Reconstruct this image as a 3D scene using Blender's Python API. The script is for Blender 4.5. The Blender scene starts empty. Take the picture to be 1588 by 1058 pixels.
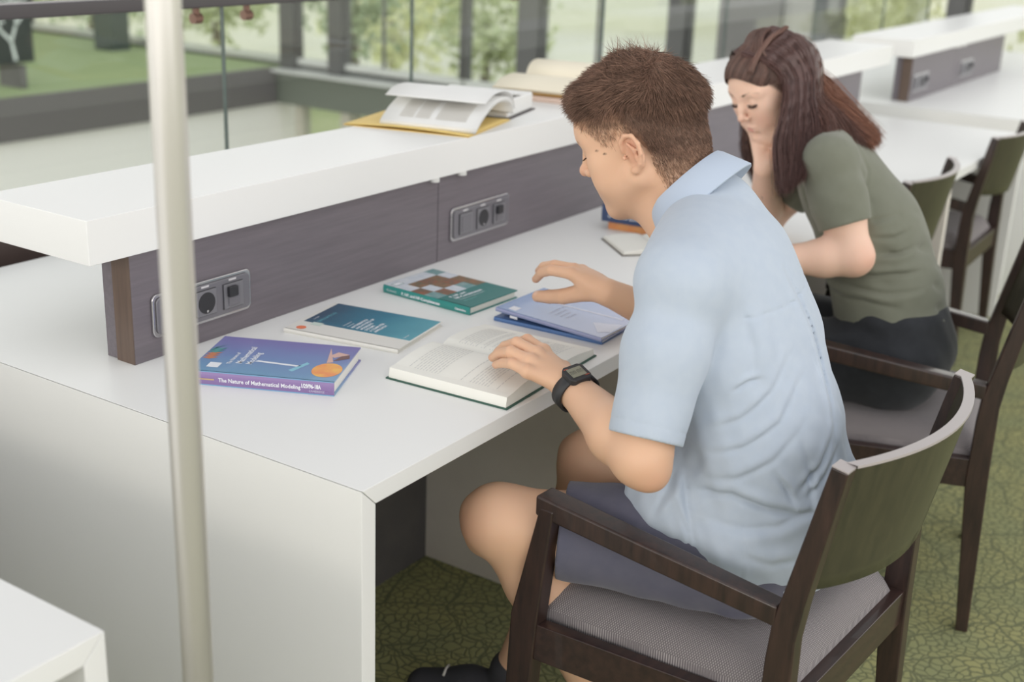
import bpy, bmesh, math, random
import numpy as np
from mathutils import Vector, Matrix
random.seed(7); rng = np.random.default_rng(7)
scene = bpy.context.scene
C = scene.collection

# ------------------------------------------------------------------ camera
cam_d = bpy.data.cameras.new('camera'); cam = bpy.data.objects.new('camera', cam_d); C.objects.link(cam)
Rm = Matrix(((0.55605069, 0.25529626, 0.79096868), (-0.83028801, 0.21391008, 0.51464968), (0.03780803, 0.94290312, -0.33091427)))
Rm = Matrix([[Rm[0][0], Rm[0][1], -Rm[0][2]], [Rm[1][0], Rm[1][1], -Rm[1][2]], [Rm[2][0], Rm[2][1], -Rm[2][2]]])
cam.matrix_world = Matrix.Translation((-1.195427, -1.013490, 1.513)) @ Rm.to_4x4()
cam_d.sensor_width = 36; cam_d.lens = 1948.8 * 36 / 1588
cam_d.clip_start = 0.05; cam_d.clip_end = 200
cam_d.dof.use_dof = True; cam_d.dof.focus_distance = 2.0; cam_d.dof.aperture_fstop = 3.2
scene.camera = cam

# ------------------------------------------------------------------ light
w = bpy.data.worlds.new('daylight'); scene.world = w; w.use_nodes = True
wn = w.node_tree; wn.nodes.clear()
wo = wn.nodes.new('ShaderNodeOutputWorld'); wb = wn.nodes.new('ShaderNodeBackground')
wt = wn.nodes.new('ShaderNodeTexCoord'); wx = wn.nodes.new('ShaderNodeSeparateXYZ'); wn.links.new(wt.outputs['Generated'], wx.inputs['Vector'])
wa = wn.nodes.new('ShaderNodeMath'); wa.operation = 'ABSOLUTE'; wn.links.new(wx.outputs['Z'], wa.inputs[0])
wr = wn.nodes.new('ShaderNodeValToRGB'); wn.links.new(wa.outputs['Value'], wr.inputs['Fac'])      # bright at window height, dimmer overhead
wr.color_ramp.elements[0].position = 0.28; wr.color_ramp.elements[0].color = (1.0, 0.975, 0.94, 1)
wr.color_ramp.elements[1].position = 0.55; wr.color_ramp.elements[1].color = (0.22, 0.225, 0.23, 1)
wn.links.new(wr.outputs['Color'], wb.inputs['Color']); wn.links.new(wb.outputs['Background'], wo.inputs['Surface'])
wb.inputs['Strength'].default_value = 1.98
sd = bpy.data.lights.new('low_window_sun', 'SUN'); sun = bpy.data.objects.new('low_window_sun', sd); C.objects.link(sun)
sd.energy = 0.30; sd.angle = math.radians(9); sd.color = (1.0, 0.93, 0.80)
sun.rotation_euler = Vector((math.cos(math.radians(17.5)) * 0.99, -0.09, -math.sin(math.radians(17.5)))).to_track_quat('-Z', 'Y').to_euler()
sd2 = bpy.data.lights.new('overhead_fill', 'SUN'); fill_lamp = bpy.data.objects.new('overhead_fill', sd2); C.objects.link(fill_lamp)  # broad fill lamp, added from above on the camera side to brighten the room
sd2.energy = 0.95; sd2.angle = math.radians(80); sd2.color = (0.97, 0.98, 1.0)
fill_lamp.rotation_euler = Vector((0.22, 0.60, -1)).to_track_quat('-Z', 'Y').to_euler()
vs = scene.view_settings
scene.display_settings.display_device = 'sRGB'
vs.view_transform = 'Standard'; vs.look = 'None'; vs.exposure = 0.0; vs.gamma = 1.0; vs.use_curve_mapping = False

# ------------------------------------------------------------------ materials
def srgb(r, g, b):
    f = lambda c: (c / 255 / 12.92) if c / 255 <= 0.04045 else ((c / 255 + 0.055) / 1.055) ** 2.4
    return (f(r), f(g), f(b), 1)
MATS = {}
def mat(name, col, rough=0.5, metal=0.0, spec=0.5, bump=None, noise=None, coat=0.0, sheen=0.0, attr=None, sss=0.0):
    """noise=(scale, amount, second colour); bump=(scale, strength, dist)"""
    if name in MATS: return MATS[name]
    m = bpy.data.materials.new(name); m.use_nodes = True
    nt = m.node_tree; b = nt.nodes['Principled BSDF']
    b.inputs['Base Color'].default_value = col; b.inputs['Roughness'].default_value = rough
    b.inputs['Metallic'].default_value = metal; b.inputs['Specular IOR Level'].default_value = spec
    b.inputs['Coat Weight'].default_value = coat; b.inputs['Sheen Weight'].default_value = sheen
    tc = nt.nodes.new('ShaderNodeTexCoord')
    src = None
    if attr:
        a = nt.nodes.new('ShaderNodeAttribute'); a.attribute_name = attr; src = a.outputs['Color']
    if noise:
        n = nt.nodes.new('ShaderNodeTexNoise'); n.inputs['Scale'].default_value = noise[0]; n.inputs['Detail'].default_value = 5
        nt.links.new(tc.outputs['Object'], n.inputs['Vector'])
        mx = nt.nodes.new('ShaderNodeMix'); mx.data_type = 'RGBA'
        r = nt.nodes.new('ShaderNodeMapRange'); r.inputs['From Min'].default_value = 0.35; r.inputs['From Max'].default_value = 0.65
        r.inputs['To Max'].default_value = noise[1]
        nt.links.new(n.outputs['Fac'], r.inputs['Value']); nt.links.new(r.outputs['Result'], mx.inputs['Factor'])
        if src: nt.links.new(src, mx.inputs['A'])
        else: mx.inputs['A'].default_value = col
        mx.inputs['B'].default_value = noise[2]; src = mx.outputs['Result']
    if src: nt.links.new(src, b.inputs['Base Color'])
    if bump:
        n = nt.nodes.new('ShaderNodeTexNoise'); n.inputs['Scale'].default_value = bump[0]; n.inputs['Detail'].default_value = 4
        nt.links.new(tc.outputs['Object'], n.inputs['Vector'])
        bp = nt.nodes.new('ShaderNodeBump'); bp.inputs['Strength'].default_value = bump[1]; bp.inputs['Distance'].default_value = bump[2]
        nt.links.new(n.outputs['Fac'], bp.inputs['Height']); nt.links.new(bp.outputs['Normal'], b.inputs['Normal'])
    if sss:
        b.inputs['Subsurface Weight'].default_value = sss; b.inputs['Subsurface Radius'].default_value = (0.010, 0.004, 0.002)
        b.inputs['Subsurface Scale'].default_value = 1.0
    MATS[name] = m
    return m
def nodes_of(m): return m.node_tree, m.node_tree.nodes['Principled BSDF']

white = mat('white_laminate', srgb(236, 236, 234), 0.38, bump=(900, 0.03, 0.0005))
edge_line = mat('joint_line', srgb(150, 150, 146), 0.6)
wenge = mat('dark_wood_panel', srgb(100, 92, 96), 0.42)
def wood_grain(m, ca, cb, scale=(3, 60, 60), rough=(0.35, 0.5)):
    nt, b = nodes_of(m)
    tc = nt.nodes.new('ShaderNodeTexCoord'); mp = nt.nodes.new('ShaderNodeMapping'); mp.inputs['Scale'].default_value = scale
    n = nt.nodes.new('ShaderNodeTexNoise'); n.inputs['Scale'].default_value = 3; n.inputs['Detail'].default_value = 6; n.inputs['Roughness'].default_value = 0.65
    cr = nt.nodes.new('ShaderNodeValToRGB'); cr.color_ramp.elements[0].position = 0.3; cr.color_ramp.elements[1].position = 0.72
    cr.color_ramp.elements[0].color = ca; cr.color_ramp.elements[1].color = cb
    nt.links.new(tc.outputs['Object'], mp.inputs['Vector']); nt.links.new(mp.outputs['Vector'], n.inputs['Vector'])
    nt.links.new(n.outputs['Fac'], cr.inputs['Fac']); nt.links.new(cr.outputs['Color'], b.inputs['Base Color'])
    mr = nt.nodes.new('ShaderNodeMapRange'); mr.inputs['To Min'].default_value = rough[0]; mr.inputs['To Max'].default_value = rough[1]
    nt.links.new(n.outputs['Fac'], mr.inputs['Value']); nt.links.new(mr.outputs['Result'], b.inputs['Roughness'])
wood_grain(wenge, srgb(104, 98, 104), srgb(118, 111, 117), (2, 40, 40))
wenge_edge = mat('dark_wood_edge', srgb(98, 80, 70), 0.4); wood_grain(wenge_edge, srgb(88, 72, 64), srgb(108, 90, 78), (40, 40, 2))
under = mat('dark_modesty_board', srgb(84, 82, 82), 0.6, noise=(14, 0.6, srgb(98, 94, 92)))
kick = mat('scuffed_white_board', srgb(234, 228, 220), 0.5, noise=(9, 0.4, srgb(222, 214, 206)))
chair_wood = mat('dark_stained_beech', srgb(52, 38, 36), 0.3, coat=0.25)
wood_grain(chair_wood, srgb(40, 33, 32), srgb(70, 51, 45), (22, 22, 3), (0.28, 0.42))
chair_rail_wood = mat('dark_stained_rail', srgb(52, 38, 36), 0.3, coat=0.25)
wood_grain(chair_rail_wood, srgb(42, 32, 31), srgb(66, 47, 42), (3, 22, 22), (0.3, 0.42))
back_wood = mat('olive_brown_veneer', srgb(66, 62, 46), 0.32, coat=0.3); wood_grain(back_wood, srgb(52, 51, 41), srgb(72, 68, 52), (18, 18, 3), (0.28, 0.4))
top_edge = mat('pale_top_edge', srgb(176, 168, 166), 0.35)  # paler than the chair wood; for post caps and backrest tops
steel = mat('brushed_steel', srgb(220, 217, 211), 0.30, metal=0.42)
paper = mat('paper', srgb(236, 235, 228), 0.8, noise=(40, 0.15, srgb(226, 224, 214)))
paper_cream = mat('cream_paper', srgb(234, 226, 206), 0.8)
ink = mat('printed_text_grey', srgb(204, 204, 202), 0.8)
# carpet: leaf-vein cracks
carpet = mat('green_leaf_vein_carpet', srgb(150, 156, 92), 0.95, spec=0.1)
def make_carpet(m, light, dark, big):
    nt, b = nodes_of(m); tc = nt.nodes.new('ShaderNodeTexCoord')
    nz = nt.nodes.new('ShaderNodeTexNoise'); nz.inputs['Scale'].default_value = 14; nz.inputs['Detail'].default_value = 3
    nt.links.new(tc.outputs['Object'], nz.inputs['Vector'])
    ad = nt.nodes.new('ShaderNodeVectorMath'); ad.operation = 'MULTIPLY_ADD'; ad.inputs[1].default_value = (0.05, 0.05, 0)
    nt.links.new(nz.outputs['Color'], ad.inputs[0]); nt.links.new(tc.outputs['Object'], ad.inputs[2])
    facs = []
    for sc, wd in ((48, 0.10), (6.5, 0.022)):
        v = nt.nodes.new('ShaderNodeTexVoronoi'); v.voronoi_dimensions = '2D'; v.feature = 'DISTANCE_TO_EDGE'; v.inputs['Scale'].default_value = sc
        nt.links.new(ad.outputs['Vector'], v.inputs['Vector'])
        r = nt.nodes.new('ShaderNodeMapRange'); r.inputs['From Max'].default_value = wd * 1.6; r.inputs['From Min'].default_value = wd * 0.3
        nt.links.new(v.outputs['Distance'], r.inputs['Value']); facs.append(r.outputs['Result'])
    mu = nt.nodes.new('ShaderNodeMath'); mu.operation = 'MULTIPLY'; nt.links.new(facs[0], mu.inputs[0]); nt.links.new(facs[1], mu.inputs[1])
    n2 = nt.nodes.new('ShaderNodeTexNoise'); n2.inputs['Scale'].default_value = 7; nt.links.new(tc.outputs['Object'], n2.inputs['Vector'])
    r2 = nt.nodes.new('ShaderNodeMapRange'); r2.inputs['From Min'].default_value = 0.35; r2.inputs['From Max'].default_value = 0.65
    nt.links.new(n2.outputs['Fac'], r2.inputs['Value'])
    mc = nt.nodes.new('ShaderNodeMix'); mc.data_type = 'RGBA'; mc.inputs['A'].default_value = light; mc.inputs['B'].default_value = big
    nt.links.new(r2.outputs['Result'], mc.inputs['Factor'])
    mx = nt.nodes.new('ShaderNodeMix'); mx.data_type = 'RGBA'; mx.inputs['A'].default_value = dark
    nt.links.new(mu.outputs['Value'], mx.inputs['Factor']); nt.links.new(mc.outputs['Result'], mx.inputs['B'])
    nt.links.new(mx.outputs['Result'], b.inputs['Base Color'])
    bp = nt.nodes.new('ShaderNodeBump'); bp.inputs['Strength'].default_value = 0.5; bp.inputs['Distance'].default_value = 0.002
    nt.links.new(mu.outputs['Value'], bp.inputs['Height']); nt.links.new(bp.outputs['Normal'], b.inputs['Normal'])
make_carpet(carpet, srgb(164, 162, 114), srgb(118, 121, 92), srgb(150, 153, 112))
far_carpet = mat('plain_green_carpet', srgb(168, 184, 138), 0.95, spec=0.1, noise=(3, 0.5, srgb(158, 176, 128)))
# seat weave
weave = mat('grey_basket_weave', srgb(134, 126, 128), 0.9, spec=0.15, sheen=0.2)
def make_weave(m, ca, cb, sc=330):
    nt, b = nodes_of(m); tc = nt.nodes.new('ShaderNodeTexCoord')
    mp = nt.nodes.new('ShaderNodeMapping'); mp.inputs['Rotation'].default_value = (0, 0, 0.7); nt.links.new(tc.outputs['Object'], mp.inputs['Vector'])
    hs = []
    for d in ('X', 'Y'):
        wv = nt.nodes.new('ShaderNodeTexWave'); wv.bands_direction = d; wv.inputs['Scale'].default_value = sc; wv.inputs['Distortion'].default_value = 0.6
        nt.links.new(mp.outputs['Vector'], wv.inputs['Vector']); hs.append(wv.outputs['Fac'])
    mu = nt.nodes.new('ShaderNodeMath'); mu.operation = 'MULTIPLY'; nt.links.new(hs[0], mu.inputs[0]); nt.links.new(hs[1], mu.inputs[1])
    mx = nt.nodes.new('ShaderNodeMix'); mx.data_type = 'RGBA'; mx.inputs['A'].default_value = ca; mx.inputs['B'].default_value = cb
    nt.links.new(mu.outputs['Value'], mx.inputs['Factor']); nt.links.new(mx.outputs['Result'], b.inputs['Base Color'])
    bp = nt.nodes.new('ShaderNodeBump'); bp.inputs['Strength'].default_value = 0.6; bp.inputs['Distance'].default_value = 0.001
    nt.links.new(mu.outputs['Value'], bp.inputs['Height']); nt.links.new(bp.outputs['Normal'], b.inputs['Normal'])
make_weave(weave, srgb(112, 106, 108), srgb(178, 171, 170), 105)
glass = bpy.data.materials.new('clear_glass'); glass.use_nodes = True
nt = glass.node_tree; nt.nodes.clear()
go = nt.nodes.new('ShaderNodeOutputMaterial'); gt = nt.nodes.new('ShaderNodeBsdfTransparent'); gt.inputs['Color'].default_value = (0.955, 0.975, 0.965, 1)
gg = nt.nodes.new('ShaderNodeBsdfGlossy'); gg.inputs['Roughness'].default_value = 0.02; gm = nt.nodes.new('ShaderNodeMixShader')
fr = nt.nodes.new('ShaderNodeLayerWeight'); fp = nt.nodes.new('ShaderNodeMath'); fp.operation = 'POWER'; fp.inputs[1].default_value = 4.0
fq = nt.nodes.new('ShaderNodeMath'); fq.operation = 'MULTIPLY_ADD'; fq.inputs[1].default_value = 0.6; fq.inputs[2].default_value = 0.03
nt.links.new(fr.outputs['Facing'], fp.inputs[0]); nt.links.new(fp.outputs['Value'], fq.inputs[0]); nt.links.new(fq.outputs['Value'], gm.inputs['Fac']); nt.links.new(gt.outputs['BSDF'], gm.inputs[1]); nt.links.new(gg.outputs['BSDF'], gm.inputs[2])
nt.links.new(gm.outputs['Shader'], go.inputs['Surface'])
glass_edge = mat('green_glass_edge', srgb(84, 96, 92), 0.3)

# ------------------------------------------------------------------ mesh helpers
class MB:
    def __init__(s): s.v = []; s.f = []; s.m = []; s.mats = []
    def mi(s, m):
        if m not in s.mats: s.mats.append(m)
        return s.mats.index(m)
    def add(s, vs, fs, m, M=None):
        o = len(s.v); k = s.mi(m)
        s.v += [tuple(M @ Vector(v)) if M else tuple(v) for v in vs]
        for f in fs: s.f.append([i + o for i in f]); s.m.append(k)
        return s
    def box(s, lo, hi, m, M=None):
        x0, y0, z0 = lo; x1, y1, z1 = hi
        return s.add([(x0, y0, z0), (x1, y0, z0), (x1, y1, z0), (x0, y1, z0), (x0, y0, z1), (x1, y0, z1), (x1, y1, z1), (x0, y1, z1)],
                     [(0, 3, 2, 1), (4, 5, 6, 7), (0, 1, 5, 4), (1, 2, 6, 5), (2, 3, 7, 6), (3, 0, 4, 7)], m, M)
    def prism(s, poly, a, b, m, M=None, ax=0):
        """extrude 2-D poly along axis ax from a to b"""
        n = len(poly)
        def p(q, t):
            if ax == 0: return (t, q[0], q[1])
            if ax == 1: return (q[0], t, q[1])
            return (q[0], q[1], t)
        vs = [p(q, a) for q in poly] + [p(q, b) for q in poly]
        fs = [tuple(range(n))[::-1], tuple(range(n, 2 * n))] + [(i, (i + 1) % n, n + (i + 1) % n, n + i) for i in range(n)]
        return s.add(vs, fs, m, M)
    def tube(s, pts, r, m, n=12, M=None, cap=True):
        pts = [Vector(p) for p in pts]; rs = r if isinstance(r, (list, tuple)) else [r] * len(pts)
        vs = []; up = None
        for i, p in enumerate(pts):
            t = (pts[min(i + 1, len(pts) - 1)] - pts[max(i - 1, 0)]).normalized()
            if up is None: up = t.orthogonal().normalized()
            else: up = (up - t * up.dot(t)).normalized()
            sd_ = t.cross(up)
            for k in range(n):
                a = 2 * math.pi * k / n; vs.append(p + (up * math.cos(a) + sd_ * math.sin(a)) * rs[i])
        fs = []
        for i in range(len(pts) - 1):
            for k in range(n): fs.append((i * n + k, i * n + (k + 1) % n, (i + 1) * n + (k + 1) % n, (i + 1) * n + k))
        if cap: fs += [tuple(range(n))[::-1], tuple(range((len(pts) - 1) * n, len(pts) * n))]
        return s.add(vs, fs, m, M)
    def grid(s, fn, nu, nv, m, M=None, thick=0.0):
        vs = [fn(i / nu, j / nv) for j in range(nv + 1) for i in range(nu + 1)]
        q = lambda i, j: j * (nu + 1) + i
        fs = [(q(i, j), q(i + 1, j), q(i + 1, j + 1), q(i, j + 1)) for j in range(nv) for i in range(nu)]
        if thick:
            n = len(vs); V = [Vector(v) for v in vs]
            vs = vs + [tuple(v - Vector((0, 0, thick))) for v in V]
            fs += [tuple(a + n for a in f[::-1]) for f in fs]
            for i in range(nu):
                fs += [(q(i, 0), n + q(i, 0), n + q(i + 1, 0), q(i + 1, 0)), (q(i + 1, nv), n + q(i + 1, nv), n + q(i, nv), q(i, nv))]
            for j in range(nv):
                fs += [(q(0, j + 1), n + q(0, j + 1), n + q(0, j), q(0, j)), (q(nu, j), n + q(nu, j), n + q(nu, j + 1), q(nu, j + 1))]
        return s.add(vs, fs, m, M)
    def text(s, body, size, m, M, bold=0.0, align='LEFT', sx=1.0):
        cu = bpy.data.curves.new('t', 'FONT'); cu.body = body; cu.size = size; cu.align_x = align; cu.offset = bold; cu.resolution_u = 2
        o = bpy.data.objects.new('t', cu); C.objects.link(o)
        me = o.to_mesh(); vs = [(v.co.x * sx, v.co.y, 0) for v in me.vertices]; fs = [tuple(p.vertices) for p in me.polygons]
        o.to_mesh_clear(); bpy.data.objects.remove(o); bpy.data.curves.remove(cu)
        return s.add(vs, fs, m, M)
    def build(s, name, parent=None, bevel=0.0, smooth=False, seg=2, **kw):
        me = bpy.data.meshes.new(name); me.from_pydata(s.v, [], s.f)
        for m in s.mats: me.materials.append(m)
        me.polygons.foreach_set('material_index', s.m)
        me.update()
        o = bpy.data.objects.new(name, me); C.objects.link(o)
        if smooth: me.shade_smooth()
        if bevel:
            b = o.modifiers.new('bevel', 'BEVEL'); b.width = bevel; b.segments = seg; b.limit_method = 'ANGLE'; b.angle_limit = math.radians(35)
            me.shade_smooth(); w_ = o.modifiers.new('wn', 'WEIGHTED_NORMAL')
        if parent: o.parent = parent
        tag(o, **kw)
        return o
def tag(o, label=None, cat=None, group=None, kind=None):
    if label: o['label'] = label
    if cat: o['category'] = cat
    if group: o['group'] = group
    if kind: o['kind'] = kind
def empty(name, loc=(0, 0, 0), rz=0, label=None, cat=None, group=None):
    o = bpy.data.objects.new(name, None); C.objects.link(o); o.location = loc; o.rotation_euler = (0, 0, rz); o.empty_display_size = 0.05
    tag(o, label, cat, group); return o
def struct(name, mb, bevel=0.0):
    return mb.build(name, bevel=bevel, kind='structure')
def RT(x, y, z, rz=0, rx=0, ry=0):
    return Matrix.Translation((x, y, z)) @ Matrix.Rotation(rz, 4, 'Z') @ Matrix.Rotation(ry, 4, 'Y') @ Matrix.Rotation(rx, 4, 'X')
def copy_tree(o, parent=None):
    c = o.copy(); C.objects.link(c); c.parent = parent
    for ch in o.children: copy_tree(ch, c)
    return c
# ================================================================== SETTING
wall_m = mat('white_plaster', srgb(232, 231, 226), 0.9)
beam_m = mat('dark_grey_fascia', srgb(104, 101, 101), 0.45)
frame_m = mat('dark_grey_window_frame', srgb(92, 92, 92), 0.45)
sill_m = mat('pale_sill', srgb(206, 208, 204), 0.5)
FX = 7.445
struct('floor', MB().box((-4, -5, -0.32), (FX, 1.42, 0), carpet))
struct('trim_1', MB().box((-4, 1.42, -0.34), (FX - 0.15, 1.47, 0.0), beam_m))
# low dark upstand carrying the glass balustrade on this side
struct('trim_2', MB().box((-4, 1.345, 0.0), (FX - 0.2, 1.40, 0.775), mat('dark_brown_upstand', srgb(84, 70, 66), 0.5)))
# opposite gallery
struct('floor_opposite_gallery', MB().box((-4, 7.23, -0.30), (FX, 13, 0), far_carpet))
struct('trim_3', MB().box((-4, 7.19, -0.325), (FX - 0.15, 7.23, 0.0), beam_m))
struct('wall_lower_back', MB().box((-4, 7.26, -3.8), (FX + 0.2, 7.4, -0.30), wall_m))
struct('floor_lower', MB().box((-4, 0, -3.9), (FX, 7.3, -3.8), mat('pale_stone', srgb(190, 188, 178), 0.6)))
struct('trim_4', MB().box((FX - 0.14, -5, -0.325), (FX + 0.14, 13, -0.03), mat('green_grey_beam', srgb(108, 114, 104), 0.5)))
b = MB().box((FX - 0.22, -5, -0.035), (FX + 0.08, 13, -0.012), sill_m); struct('trim_5', b)
# facade windows: (y0, y1) bays between mullions
bays = [(8.9, 10.9), (7.2, 8.75), (6.62, 7.04), (5.20, 6.47), (4.62, 5.16), (3.30, 4.43), (2.88, 3.16), (1.29, 2.03), (-0.55, 1.19), (-2.6, -0.65)]
mull = [(10.9, 11.1), (8.75, 8.9), (7.04, 7.20), (6.47, 6.62), (4.43, 4.62), (3.16, 3.30), (1.19, 1.29), (-0.65, -0.55), (-2.75, -2.6)]
for i, (a, c_) in enumerate(bays):
    f = MB()
    f.box((FX - 0.03, a, 0.03), (FX + 0.03, c_, 0.085), sill_m); f.box((FX - 0.03, a, 2.92), (FX + 0.03, c_, 3.0), frame_m)
    f.box((FX - 0.03, a, 0.085), (FX + 0.03, a + 0.025, 2.92), frame_m); f.box((FX - 0.03, c_ - 0.025, 0.085), (FX + 0.03, c_, 2.92), frame_m)
    if i in (3, 5): 
        md = 6.05 if i == 3 else 3.93
        f.box((FX - 0.012, md - 0.012, 0.085), (FX + 0.012, md + 0.012, 2.92), frame_m)
    wd = struct('window_%d' % (i + 1), f)
    MB().box((FX - 0.006, a + 0.025, 0.085), (FX + 0.006, c_ - 0.025, 2.92), glass).build('window_pane', wd)
for i, (a, c_) in enumerate(mull):
    struct('trim_%d' % (i + 6), MB().box((FX - 0.09, a, -0.012), (FX + 0.05, c_, 3.0), frame_m))
struct('trim_30', MB().box((FX - 0.03, -5, 0.0), (FX + 0.03, 13, 0.03), mat('dark_bottom_rail', srgb(70, 72, 70), 0.5)))
# closed dark panel, pale return and dark frame right of the bright windows
struct('wall_facade_panel', MB().box((FX - 0.12, 2.42, 0), (FX + 0.05, 2.88, 3.0), mat('grey_column_cladding', srgb(126, 125, 124), 0.6)))
struct('wall_facade_return', MB().box((FX - 0.05, 2.20, 0), (FX + 0.05, 2.42, 3.0), mat('pale_grey_cladding', srgb(176, 176, 172), 0.6)))
d = MB().box((FX - 0.06, 2.11, 0), (FX + 0.05, 2.20, 3.0), mat('blue_black_frame', srgb(72, 78, 84), 0.5)).box((FX - 0.05, 2.03, 0), (FX + 0.05, 2.11, 3.0), mat('mid_grey_frame', srgb(150, 152, 150), 0.5))
dr = struct('trim_31', d)
MB().box((FX - 0.14, 1.96, 0.72), (FX - 0.06, 2.10, 0.85), mat('black_hardware', srgb(62, 64, 70), 0.4)).tube([(FX - 0.14, 2.03, 0.78), (FX - 0.19, 2.03, 0.78), (FX - 0.19, 2.08, 0.62)], 0.012, MATS['black_hardware']).build('window_handle', dr, bevel=0.006)
# lower-floor facade posts
for i, (a, c_) in enumerate([(6.40, 6.50), (6.97, 7.05), (4.4, 4.6), (2.4, 2.6)]):
    struct('trim_%d' % (i + 16), MB().box((FX - 0.06, a, -3.8), (FX + 0.06, c_, -0.32), mat('pale_post', srgb(190, 186, 172), 0.6)))
for i, (a, c_) in enumerate([(6.50, 6.97), (4.6, 6.40), (2.6, 4.4)]):
    wd = struct('window_%d' % (i + 20), MB().box((FX - 0.03, a, -3.8), (FX + 0.03, c_, -3.7), sill_m))
    MB().box((FX - 0.006, a, -3.7), (FX + 0.006, c_, -0.32), glass).build('window_pane', wd)
# far end of opposite gallery
struct('wall_gallery_back', MB().box((-4, 12.6, 0), (FX, 12.75, 3.0), mat('beige_wall', srgb(168, 160, 142), 0.9)))
struct('wall_gallery_column', MB().box((6.9, 8.95, 0), (7.12, 9.2, 3.0), mat('dark_teal_column', srgb(76, 86, 82), 0.6)))
# art board with white branch lines
e = empty('display_board', (4.30, 7.62, 0.0), 0, 'black freestanding board with white branching lines at the gallery edge, top left', 'display board')
MB().box((-0.75, 0, 0.18), (0.77, 0.04, 1.35), mat('black_board', srgb(58, 64, 62), 0.5)).build('board', e, bevel=0.004)
br = MB(); wl = mat('white_line', srgb(222, 230, 226), 0.6)
random.seed(5)
def branch(x, z, ang, ln, wd, dep):
    x1 = x + math.cos(ang) * ln; z1 = z + math.sin(ang) * ln
    if not (-0.74 < x1 < 0.75 and 0.2 < z1 < 1.33): return
    nx, nz = -math.sin(ang) * wd, math.cos(ang) * wd
    br.add([(x - nx, -0.003, z - nz), (x + nx, -0.003, z + nz), (x1 + nx * .8, -0.003, z1 + nz * .8), (x1 - nx * .8, -0.003, z1 - nz * .8)], [(0, 3, 2, 1)], wl)
    if dep > 0:
        branch(x1, z1, ang + random.uniform(0.3, 0.8), ln * 0.85, wd * .85, dep - 1); branch(x1, z1, ang - random.uniform(0.3, 0.8), ln * 0.85, wd * .85, dep - 1)
branch(0.60, 0.2, 1.75, 0.15, 0.016, 4); branch(0.1, 0.2, 1.3, 0.17, 0.018, 4); branch(-0.4, 0.2, 1.6, 0.16, 0.018, 4); branch(0.74, 0.62, 2.9, 0.12, 0.014, 3)
br.build('branch_lines', e)
MB().box((-0.6, -0.12, 0), (-0.55, 0.16, 0.18), beam_m).build('foot', e); MB().box((0.55, -0.12, 0), (0.6, 0.16, 0.18), beam_m).build('foot', e)

# glass balustrade on this side: separate panes, one handrail
rail_e = empty('glass_balustrade', (0, 1.37, 0), 0, 'frameless glass balustrade with dark handrail behind the long desk', 'railing')
xs = [-2.2, -0.8, 0.27, 1.085, 1.85, 3.0, 4.1, 5.2, 6.3, 7.2]
for a, c_ in zip(xs[:-1], xs[1:]):
    p = MB().box((a + 0.0015, -0.005, 0.775), (c_ - 0.0015, 0.005, 1.236), glass)
    p.build('glass_pane', rail_e)
    MB().box((c_ - 0.0015, -0.0055, 0.775), (c_ + 0.0015, 0.0055, 1.236), glass_edge).build('pane_edge', rail_e)
hr = MB().box((-2.2, -0.025, 1.238), (7.2, 0.025, 1.268), mat('dark_handrail', srgb(70, 66, 68), 0.4)).build('handrail', rail_e, bevel=0.004)
bk = mat('bracket_metal', srgb(120, 92, 80), 0.35, metal=0.6)
for x in (1.0, 1.17, 2.4, 3.6):
    MB().tube([(x, 0, 1.20), (x, 0, 1.24)], 0.009, bk).tube([(x - 0.012, 0, 1.212), (x + 0.012, 0, 1.212)], 0.013, bk).build('rail_bracket', rail_e)

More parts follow.
